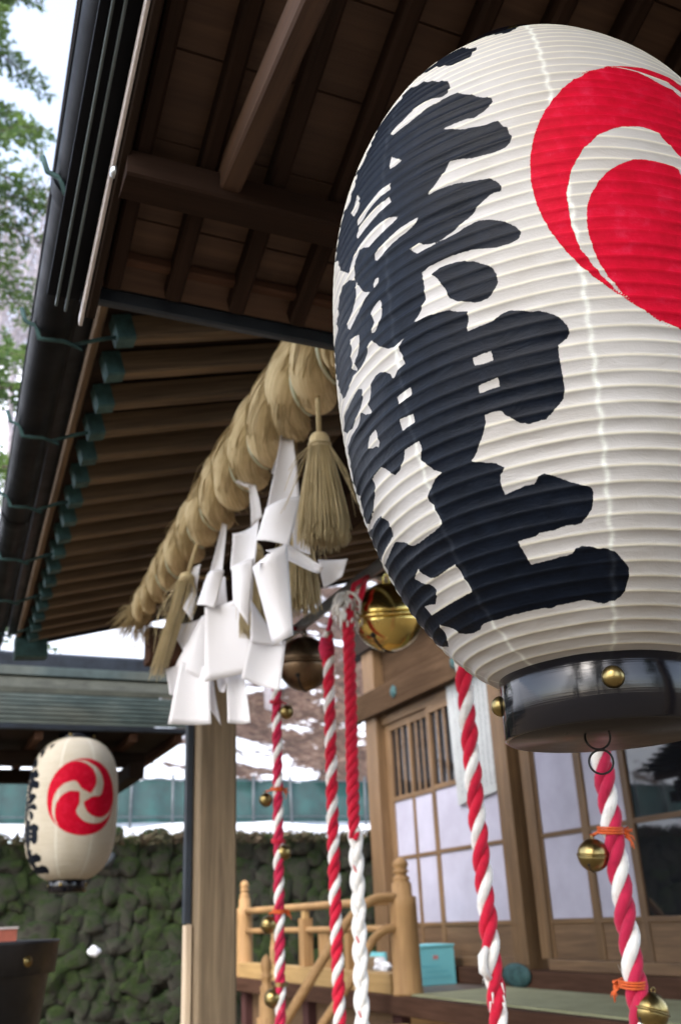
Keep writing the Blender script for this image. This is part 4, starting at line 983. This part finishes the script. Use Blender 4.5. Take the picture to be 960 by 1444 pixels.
def stair_rail(pts, r):
    P = []; pts = [Vector(p) for p in pts]
    for i in range(len(pts)-1):
        for u in np.linspace(0, 1, 8, endpoint=False):
            p0 = pts[max(i-1, 0)]; p1 = pts[i]; p2 = pts[i+1]; p3 = pts[min(i+2, len(pts)-1)]
            P.append(.5*((2*p1)+(p2-p0)*u+(2*p0-5*p1+4*p2-p3)*u*u+(3*p1-p0-3*p2+p3)*u**3))
    P.append(pts[-1]); MB().tube([rel(rl, p) for p in P], r, 14).build('stair_rail', M['rail'], rl)
stair_rail([(2.93, 6.0, 1.60), (2.80, 6.0, 1.595), (2.70, 6.0, 1.55), (2.62, 6.0, 1.49), (2.497, 6.0, 1.352), (2.163, 6.0, .934), (2.08, 6.0, .83)], .030)
stair_rail([(2.93, 6.0, 1.42), (2.85, 6.0, 1.41), (2.76, 6.0, 1.35), (2.68, 6.0, 1.23), (2.656, 6.0, 1.19), (2.342, 6.0, .84), (2.10, 6.0, .56)], .027)
# ---- things on the veranda
mt = MB(); mt.box((2.975, 3.0, FZ+.001), (3.66, 5.93, FZ+.011)); o = mt.build('straw_mat', M['mat'], None, origin=(3.3, 4.5, FZ))
tag(o, 'greenish woven straw mat laid over the veranda boards at lower right', 'mat')
bb = thing('blue_box', 'light blue cardboard box standing behind the near newel post', 'box', (3.53, 6.62, FZ))
MB().box((-.15, 0, .001), (.15, .33, .245)).build('carton', M['bluebox'], bb)
MB().box((-.155, -.006, .246), (.155, .335, .258)).build('lid', M['bluebox'], bb)
mb = MB()
for k, (a, b_) in enumerate(((-.20, .20), (-.15, .17), (-.2, .05))): mb.box((a*.55, -.0025, .05+.035*k), (b_*.55, -.0005, .054+.035*k))
mb.build('printed_lines', M['bluemark'], bb); MB().box((-.02, -.0025, .165), (.02, -.0005, .19)).build('printed_mark', M['redmark'], bb)
cb = thing('brown_carton', 'low brown carton with crumpled white wrapping, left of the near newel post', 'box', (3.40, 7.40, FZ))
MB().box((-.10, 0, .001), (.10, .3, .17)).build('carton', M['card'], cb)
MB().box((.102, .0, .001), (.122, .3, .20)).build('blue_sleeve', M['bluebox'], cb)
mb = MB()
for k in range(7):
    c = Vector((random.uniform(-.16, .06), random.uniform(-.12, -.05), random.uniform(.04, .15))); V = []; n = 8
    for i in range(5):
        for j in range(n):
            a = PI*i/4; q = 2*PI*j/n; r = .05*random.uniform(.6, 1.2); V.append(c+Vector((r*math.sin(a)*math.cos(q), r*math.sin(a)*math.sin(q), r*.7*math.cos(a))))
    mb.add(V, [(i*n+j, i*n+(j+1) % n, (i+1)*n+(j+1) % n, (i+1)*n+j) for i in range(4) for j in range(n)])
mb.build('wrapping', M['crumple'], cb)
# ---- notice sheet on the doors
nx = 3.765
nt_ = thing('notice_board', 'tall pale notice sheet of small vertical writing fixed over the doors', 'notice', (nx, 6.30, 2.62))
c = [on_x(628, 968, nx), on_x(690, 935, nx), on_x(706, 1113, nx), on_x(646, 1136, nx)]
mb = MB(); V = [rel(nt_, p) for p in c]; Z = [(0, 0)]*4
mb.add(V+[v+Vector((.012, 0, 0)) for v in V], [(0,1,2,3),(7,6,5,4),(0,4,5,1),(1,5,6,2),(2,6,7,3),(3,7,4,0)], [[(0,0),(1,0),(1,1),(0,1)], Z, Z, Z, Z, Z])
mb.build('sheet', M['notice'], nt_)
for k, u in ((0, .08), (1, .92)):
    p = V[0].lerp(V[1], u)+Vector((-.002, 0, -.012)); MB().lathe([(.007, 0), (.006, .003), (.0001, .004)], 10, M=Matrix.Translation(p) @ Matrix.Rotation(-PI/2, 4, 'Y')).build('pin', M['steel'], nt_)
# ================================================================= BACKGROUND
# ground, terrace and hill
mb = MB(); n = 24
mb.grid([[Vector((-80+160*j/n, -80+170*i/n, 0)) for j in range(n+1)] for i in range(n+1)]); kind(mb.build('ground', M['ground']), 'structure')
rnd = random.Random(11)
def hz(x, y):
    if y < 11.3: return 2.30+.30*max(0, (y-10.1)/1.2)
    return 2.60+.70*(y-11.3)+.18*math.sin(x*.9+y*.5)*min(1, (y-11.3)/2)+.3*math.sin(x*.23+1.3)*math.sin(y*.31)*min(1, (y-11.3)/3)
ys = [10.02, 10.3, 10.7, 11.0, 11.2]; 
mb = MB(); xs = np.linspace(-9, 14, 60)
mb.grid([[Vector((x, y, hz(x, y)+(.03*math.sin(x*2.3)+.02*math.sin(x*5.1) if 10.1 < y < 11.1 else 0))) for x in xs] for y in ys+[11.32]]); kind(mb.build('snow_terrace', M['snow']), 'structure')
mb = MB(); ys = list(np.arange(11.32, 24, .22))+list(np.arange(24, 90, 2.0))
mb.grid([[Vector((x, y, hz(x, y)+rnd.gauss(0, .025 if y > 11.6 else 0))) for x in np.linspace(-40, 60, 220)] for y in ys]); kind(mb.build('hillside', M['hill']), 'structure')
# mossy stone wall
wl = thing('stone_wall', 'mossy green dry stone retaining wall of rough boulders below the snow', 'wall', (3, 10, 0))
mb = MB(); mb.box((-12, .02, 0), (11, .6, 2.27)); mb.build('earth_backing', M['joint'], wl)
def boulder(mb, c, sx, sy, sz, rot, seed, e=.58):
    r = random.Random(seed); n, m = 16, 10
    ph = [(r.uniform(0, 6.3), r.uniform(1, 3.4), r.uniform(.05, .14), Vector((r.gauss(0,1), r.gauss(0,1), r.gauss(0,1)))) for _ in range(6)]
    V = []; R = Matrix.Rotation(rot, 3, 'Y')
    for i in range(m+1):
        a = PI*i/m
        for j in range(n):
            q = 2*PI*j/n; d = Vector((math.sin(a)*math.cos(q), math.cos(a), math.sin(a)*math.sin(q)))
            # squarish: super-ellipsoid
            d2 = Vector([math.copysign(abs(k)**e, k) for k in d])
            k = 1+sum(am*math.sin(f*d.dot(v)+p) for p, f, am, v in ph)
            V.append(c+R @ Vector((d2.x*sx*k, d2.y*sy*k, d2.z*sz*k)))
    F = [(i*n+j, i*n+(j+1) % n, (i+1)*n+(j+1) % n, (i+1)*n+j) for i in range(m) for j in range(n)]
    mb.add(V, F, None, True)
mb = MB(); z = .10; row = 0; k = 0
while z < 2.33:
    x = -6.0+rnd.uniform(0, .3)
    while x < 6.6:
        w_ = rnd.uniform(.075, .165); h_ = rnd.uniform(.075, .125)
        boulder(mb, Vector((x+w_*.9, -.02+.05*(z/2.3)+rnd.uniform(-.018, .018), min(z+rnd.uniform(-.06, .06), 2.27))), w_, rnd.uniform(.07, .10), h_*1.2, rnd.uniform(-.5, .5), k); k += 1
        x += w_*1.5
    z += .15; row += 1
mb.build('boulders', M['moss'], wl)
for px, py, s, lb in ((134, 1342, .06, 'small lump of white snow caught between the mossy wall stones'), (152, 1213, .075, 'pale grey stone in the mossy wall just beside the distant lantern')):
    p = on_y(px, py, 9.86); mb = MB(); boulder(mb, Vector((0, 0, 0)), s*(1.1 if px < 140 else .8), s*.5, s*(.8 if px < 140 else 1.3), .3, px, .95); o = mb.build('snow_lump' if px < 140 else 'pale_stone', M['snow'] if px < 140 else M['postgrey']); o.location = p; tag(o, lb, 'snow' if px < 140 else 'stone', None)
# grass and weeds fringing the wall top
mb = MB()
for _ in range(2600):
    x = rnd.uniform(-1.5, 6.5); y = rnd.uniform(9.72, 10.06); p = Vector((x, y, 2.24+rnd.uniform(-.02, .07))); h_ = rnd.uniform(.03, .12); d = Vector((rnd.gauss(0, .05), -rnd.uniform(0, .09), h_)); s = Vector((.010, 0, 0))
    mb.add([p-s, p+s, p+d*.6+s*.6, p+d+Vector((0, -.02, -.03))], [(0, 1, 2, 3)])
o = mb.build('grass_fringe', plain('dry_moss_grass', (.07,.075,.03), .9, var=.6, nscale=5, bumps=0, col2=(.09,.055,.035))); kind(o, 'stuff'); o['label'] = 'dry moss and grass along the top of the stone wall'
# green net fence
fn = thing('net_fence', 'green netting fence on thin grey pipes above the snowy terrace', 'fence', (3, 11, 2.5))
P = []
for i in range(9):
    P.append([rel(fn, (x, 11.0+.02*math.sin(x*7+i*.4)+.012*math.sin(x*17), 2.54+.47*i/8+(.018*math.cos((x-.2)*2*PI/.47) if i == 8 else 0))) for x in np.linspace(-3, 9, 300)])
MB().grid(P).build('netting', M['net'], fn)
for i in range(25):
    x = -2.95+.47*i; MB().tube([rel(fn, (x, 10.96, 2.40)), rel(fn, (x+rnd.gauss(0, .01), 10.96, 3.06))], .016, 8).build('pipe', M['postgrey'], fn)
MB().tube([rel(fn, (x, 10.965, 2.60)) for x in np.linspace(-3, 9, 30)], .008, 6).build('bottom_wire', M['postgrey'], fn)
MB().tube([rel(fn, (x, 10.965, 3.0)) for x in np.linspace(-3, 9, 30)], .008, 6).build('top_wire', M['postgrey'], fn)

# pavilion roof (water basin shelter) behind the far lantern
pv = thing('basin_pavilion', 'small pavilion with weathered ribbed copper roof and dark ridge behind the distant lantern', 'pavilion', (0, 6.3, 0))
EY, EZ, RY, RZ_ = 5.72, 2.585, 6.42, 3.06; PX0, PX1 = -1.9, 1.50
def slope(sgn):
    prof_ = []; nC = 7; yl, zl = EY, EZ; YM = EY+(RY-EY)*.60; ZM = EZ+(RZ_-EZ)*.56
    for k in range(nC):                                   # overlapping copper courses, each with a lip and a shadow gap
        y0 = EY+(YM-EY)*k/nC; z0 = EZ+(ZM-EZ)*k/nC; d = (YM-EY)/nC; h_ = (ZM-EZ)/nC
        prof_ += [(y0, z0), (y0, z0+.52*h_), (y0+1.9*d, z0+.60*h_), (y0+1.9*d, z0+h_)]
    up_ = [(YM, ZM), (YM, ZM+.035), (YM+.05, ZM+.04)]+[(YM+.05+(RY-YM-.05)*u, ZM+.04+(RZ_-ZM-.04)*u+.006*math.sin(u*40)) for u in np.linspace(.02, 1, 40)]
    for pr, nm, mt_ in ((prof_, 'roof_slope', M['roof']), (up_, 'upper_roof_band', M['roofup'])):
        P = [[rel(pv, (x+(.10*max(0, (YM-y)/(YM-EY)) if x > 0 else 0), y if sgn > 0 else 2*RY-y, z)) for x in (PX0, -1, 0, 1, PX1)] for y, z in pr]
        if sgn < 0: P = [list(reversed(p)) for p in P]
        MB().grid(P, smooth=False).build(nm, mt_, pv)
slope(1); slope(-1)
beam('eave_band', (PX0, EY+.012, EZ-.018), (PX1+.10, EY+.012, EZ-.018), .03, .03, M['ridge'], pv)
beam('ridge_box', (PX0-.05, RY, RZ_+.045), (PX1+.12, RY, RZ_+.045), .16, .115, M['ridge'], pv, ch=.02)
beam('ridge_roll', (PX0-.05, RY, RZ_-.03), (PX1+.06, RY, RZ_-.03), .22, .06, M['roof'], pv)
MB().box((PX0, EY+.05-6.3, EZ-.03), (PX1-.02, 2*RY-EY-.05-6.3, EZ-.015)).build('ceiling', M['dark'], pv)
for y in (EY+.46, 2*RY-EY-.16):
    beam('eave_beam', (PX0, y, EZ-.125), (PX1-.18, y, EZ-.125), .09, .085, M['dark'], pv)
for x in np.arange(PX0+.1, PX1, .27):
    beam('rafter', (x, EY+.04, EZ-.056), (x, 2*RY-EY-.04, EZ-.056), .045, .05, M['redwood'], pv)
beam('cross_beam', (PX1-.26, EY+.25, EZ-.215), (PX1-.26, 2*RY-EY, EZ-.215), .09, .09, M['dark'], pv)
for x in (-1.75, .40):
    for y in (EY+.62, 2*RY-EY-.16):
        beam('post', (x, y, 0), (x, y, EZ-.10), .12, .12, M['post'], pv, up=(0, 1, 0))
# black tub with its stand
tb = thing('black_tub', 'black plastic tub with a flared rim at the lower left edge', 'tub', (.33, 4.6, .86))
R_ = .31
MB().lathe([(R_*.72, 0), (R_*.92, .475), (R_*.94, .478), (R_*1.0, .48), (R_*1.03, .59), (R_*1.05, .60), (R_*1.03, .606), (R_*.97, .60), (R_*.9, .48), (R_*.70, .02)], 56).build('shell', M['tub'], tb)
MB().lathe([(R_*.94, .565), (R_*.94, .575), (.001, .577)], 40).build('cover', M['tub'], tb)
a = -1.0; Mx = Matrix.Translation((R_*1.012*math.cos(a), R_*1.012*math.sin(a), .53)) @ Matrix.Rotation(a, 4, 'Z') @ Matrix.Rotation(PI/2, 4, 'Y')
MB().lathe([(.022, 0), (.020, .004), (.0001, .006)], 16, M=Mx).build('emblem', M['oldbrass'], tb)
sd = thing('stone_stand', 'dark squared stone stand under the black tub', 'stand', (.33, 4.6, 0))
MB().box((-.26, -.26, 0), (.26, .26, .858)).build('block', M['joint'], sd)
mb = MB(); mb.box((-.03, -.03, 0), (.04, .03, .075)); o = mb.build('red_brown_block', [M['terracotta']]); o.location = (.425, 4.52, .86+.577); tag(o, 'small red brown block with pale rim on top of the black tub', 'block')
MB().box((-.034, -.034, .0755), (.044, .034, .082)).build('rim', M['pale_edge'], o)

# conifer near the eave and bare trees up the slope
def conifer(t, h, base, x_only=None, n_limb=70, seed=1, zmin=3.5):
    r = random.Random(seed)
    MB().tube([Vector((.05*math.sin(z*.7), .04*math.cos(z*.5), z)) for z in np.linspace(-.3, h, 24)], [base*(1-.93*u) for u in np.linspace(0, 1, 24)], 12).build('trunk', M['bark'], t)
    lm = MB(); nd = MB()
    for k in range(n_limb):
        z = zmin+(h-zmin)*(k+r.random())/n_limb; a = r.uniform(0, 2*PI); Lm = (1-(z/h)**1.3)*3.6+.6; Lm *= r.uniform(.75, 1.1)
        d = Vector((math.cos(a), math.sin(a), 0)); P = []
        for u in np.linspace(0, 1, 10): P.append(Vector((0, 0, z))+d*(Lm*u)+Vector((0, 0, .20*u*Lm-.42*u*u*Lm)))
        lm.tube(P, [max(.004, .032*(1-u)) for u in np.linspace(0, 1, 10)], 5)
        side = Vector((-d.y, d.x, 0))
        for q in range(40):
            u = .15+.85*(q+r.random())/40; i = min(int(u*9), 8); p = P[i].lerp(P[i+1], u*9-i)
            s = (1 if q % 2 else -1); tl = (.20+.55*(1-u))*r.uniform(.6, 1.15)*min(1, Lm/2)
            td = (side*s*.9+d*r.uniform(.25, .8)+Vector((0, 0, r.uniform(-.55, .15)))).normalized(); e = p+td*tl
            lm.tube([p, p.lerp(e, .5), e], [.006, .004, .002], 3, caps=False)
            n_ = max(4, int(tl/.035))
            for w in range(n_):
                c = p.lerp(e, (w+.5)/n_)
                for v in range(3):
                    nv = (td*r.uniform(.2, .9)+Vector((r.gauss(0,1), r.gauss(0,1), r.gauss(0,.7)))*.55).normalized(); wv = nv.cross(Vector((r.gauss(0,1), r.gauss(0,1), r.gauss(0,1)))).normalized()
                    ln = r.uniform(.05, .115); wd = ln*.24
                    nd.add([c-wv*wd*.4, c+nv*ln*.5-wv*wd, c+nv*ln, c+nv*ln*.5+wv*wd], [(0, 1, 2, 3)])
    lm.build('limbs', M['bark'], t); nd.build('needles', M['needle'], t)
cf = thing('conifer_tree', 'tall green conifer with drooping feathery branches against the white sky', 'tree', (-.85, 12.6, 3.2)); conifer(cf, 17.0, .22, seed=4, n_limb=92, zmin=2.0)
def bare_tree_meshes(seed, h):
    r = random.Random(seed); tr = MB(); br = MB()
    tr.tube([Vector((.10*math.sin(z*.6+seed), .08*math.cos(z*.5), z)) for z in np.linspace(-.5, h, 16)], [.13*(1-.92*u) for u in np.linspace(0, 1, 16)], 8)
    def grow(p, d, ln, rad, dep):
        e = p+d*ln; m = p.lerp(e, .5)+Vector((r.gauss(0, .04), r.gauss(0, .04), .03))*ln
        br.tube([p, m, e], [rad, rad*.75, rad*.45], 4, caps=False)
        if dep > 0:
            for q in range(4):
                u = r.uniform(.3, 1); nd_ = (d+Vector((r.gauss(0, .6), r.gauss(0, .6), r.gauss(.15, .5)))).normalized(); grow(p.lerp(e, u), nd_, ln*r.uniform(.4, .65), rad*.5, dep-1)
    for k in range(22):
        z = h*(.25+.75*(k+r.random())/22); a = r.uniform(0, 6.28); grow(Vector((0, 0, z)), Vector((math.cos(a), math.sin(a), r.uniform(.3, .9))).normalized(), (h-z)*.35+.7, .03, 2)
    return tr, br
protos = []
for q, (s, h) in enumerate(((3, 9.0), (8, 11.0), (14, 7.5))):
    t = thing('bare_tree', 'leafless grey tree among others on the snowy slope', 'tree', (0, 0, 0), 'bare trees on the snowy slope')
    a, b = bare_tree_meshes(s, h); a.build('trunk', M['bare'], t); b.build('twigs', M['bare'], t); protos.append(t)
spots = []
r = random.Random(21)
for k in range(24): 
    y = 20+1.55*k; e = r.uniform(-.03, .105); spots.append((e*y+r.uniform(-.5, .5), y))
for x, y in ((5.1, 14.6), (6.1, 17.2), (6.9, 18.4), (4.9, 19.5), (6.4, 23.0), (8.6, 26.0), (3.9, 27.5)): spots.append((x, y))
for k, (x, y) in enumerate(spots):
    o = protos[k] if k < 3 else copy_tree(protos[k % 3]); o.location = (x, y, hz(x, y)); o.rotation_euler = (0, 0, r.uniform(0, 6.28)); s = r.uniform(.8, 1.15); o.scale = (s, s, s)

for k, (x, y, s) in enumerate(((-12.0, -5.5, 1.15), (-7.5, -8.5, .95), (-4.0, -12, 1.1), (-10, -14, 1.2), (6, -11, 1.0))):  # extra unseen trees behind the camera, added so lacquer and glass have reflections
    o = copy_tree(cf); o.location = (x, y, -.1); o.scale = (s, s, s); o.rotation_euler = (0, 0, k*1.3); o['group'] = 'added conifers behind the viewer'
    o['label'] = 'tall conifer added out of view behind the viewer for the lacquer to reflect'
# ================================================================= LIGHT
w = D.worlds.new('World'); SC.world = w; w.use_nodes = True; nt = w.node_tree
bg = nt.nodes['Background']; sky = nt.nodes.new('ShaderNodeTexSky'); sky.sky_type = 'NISHITA'; sky.sun_disc = False
SUN_EL, SUN_AZ = 42.0, 235.0     # azimuth clockwise from +Y
sky.sun_elevation = math.radians(SUN_EL); sky.sun_rotation = math.radians(SUN_AZ); sky.dust_density = 4.0; sky.air_density = 1.0; sky.ozone_density = 1.5; sky.altitude = 600
hs = nt.nodes.new('ShaderNodeHueSaturation'); hs.inputs['Saturation'].default_value = .62; hs.inputs['Value'].default_value = 3.7; nt.links.new(sky.outputs[0], hs.inputs['Color']); nt.links.new(hs.outputs[0], bg.inputs[0]); bg.inputs[1].default_value = .15   # overcast: the blue washed out of the sky
sl = D.lights.new('sun', 'SUN'); sl.energy = .6; sl.angle = math.radians(40); sl.color = (1.0, .985, .96); so = D.objects.new('sun', sl); COL.objects.link(so)
az = math.radians(SUN_AZ); el = math.radians(SUN_EL); sd_ = Vector((math.sin(az)*math.cos(el), math.cos(az)*math.cos(el), math.sin(el)))
so.rotation_euler = sd_.to_track_quat('Z', 'Y').to_euler(); so.location = sd_*30
SC.view_settings.view_transform = 'Standard'; SC.view_settings.look = 'None'; SC.view_settings.gamma = 1.0; SC.view_settings.exposure = 0.48
SC.cycles.use_denoising = True; SC.cycles.max_bounces = 8; SC.cycles.diffuse_bounces = 5
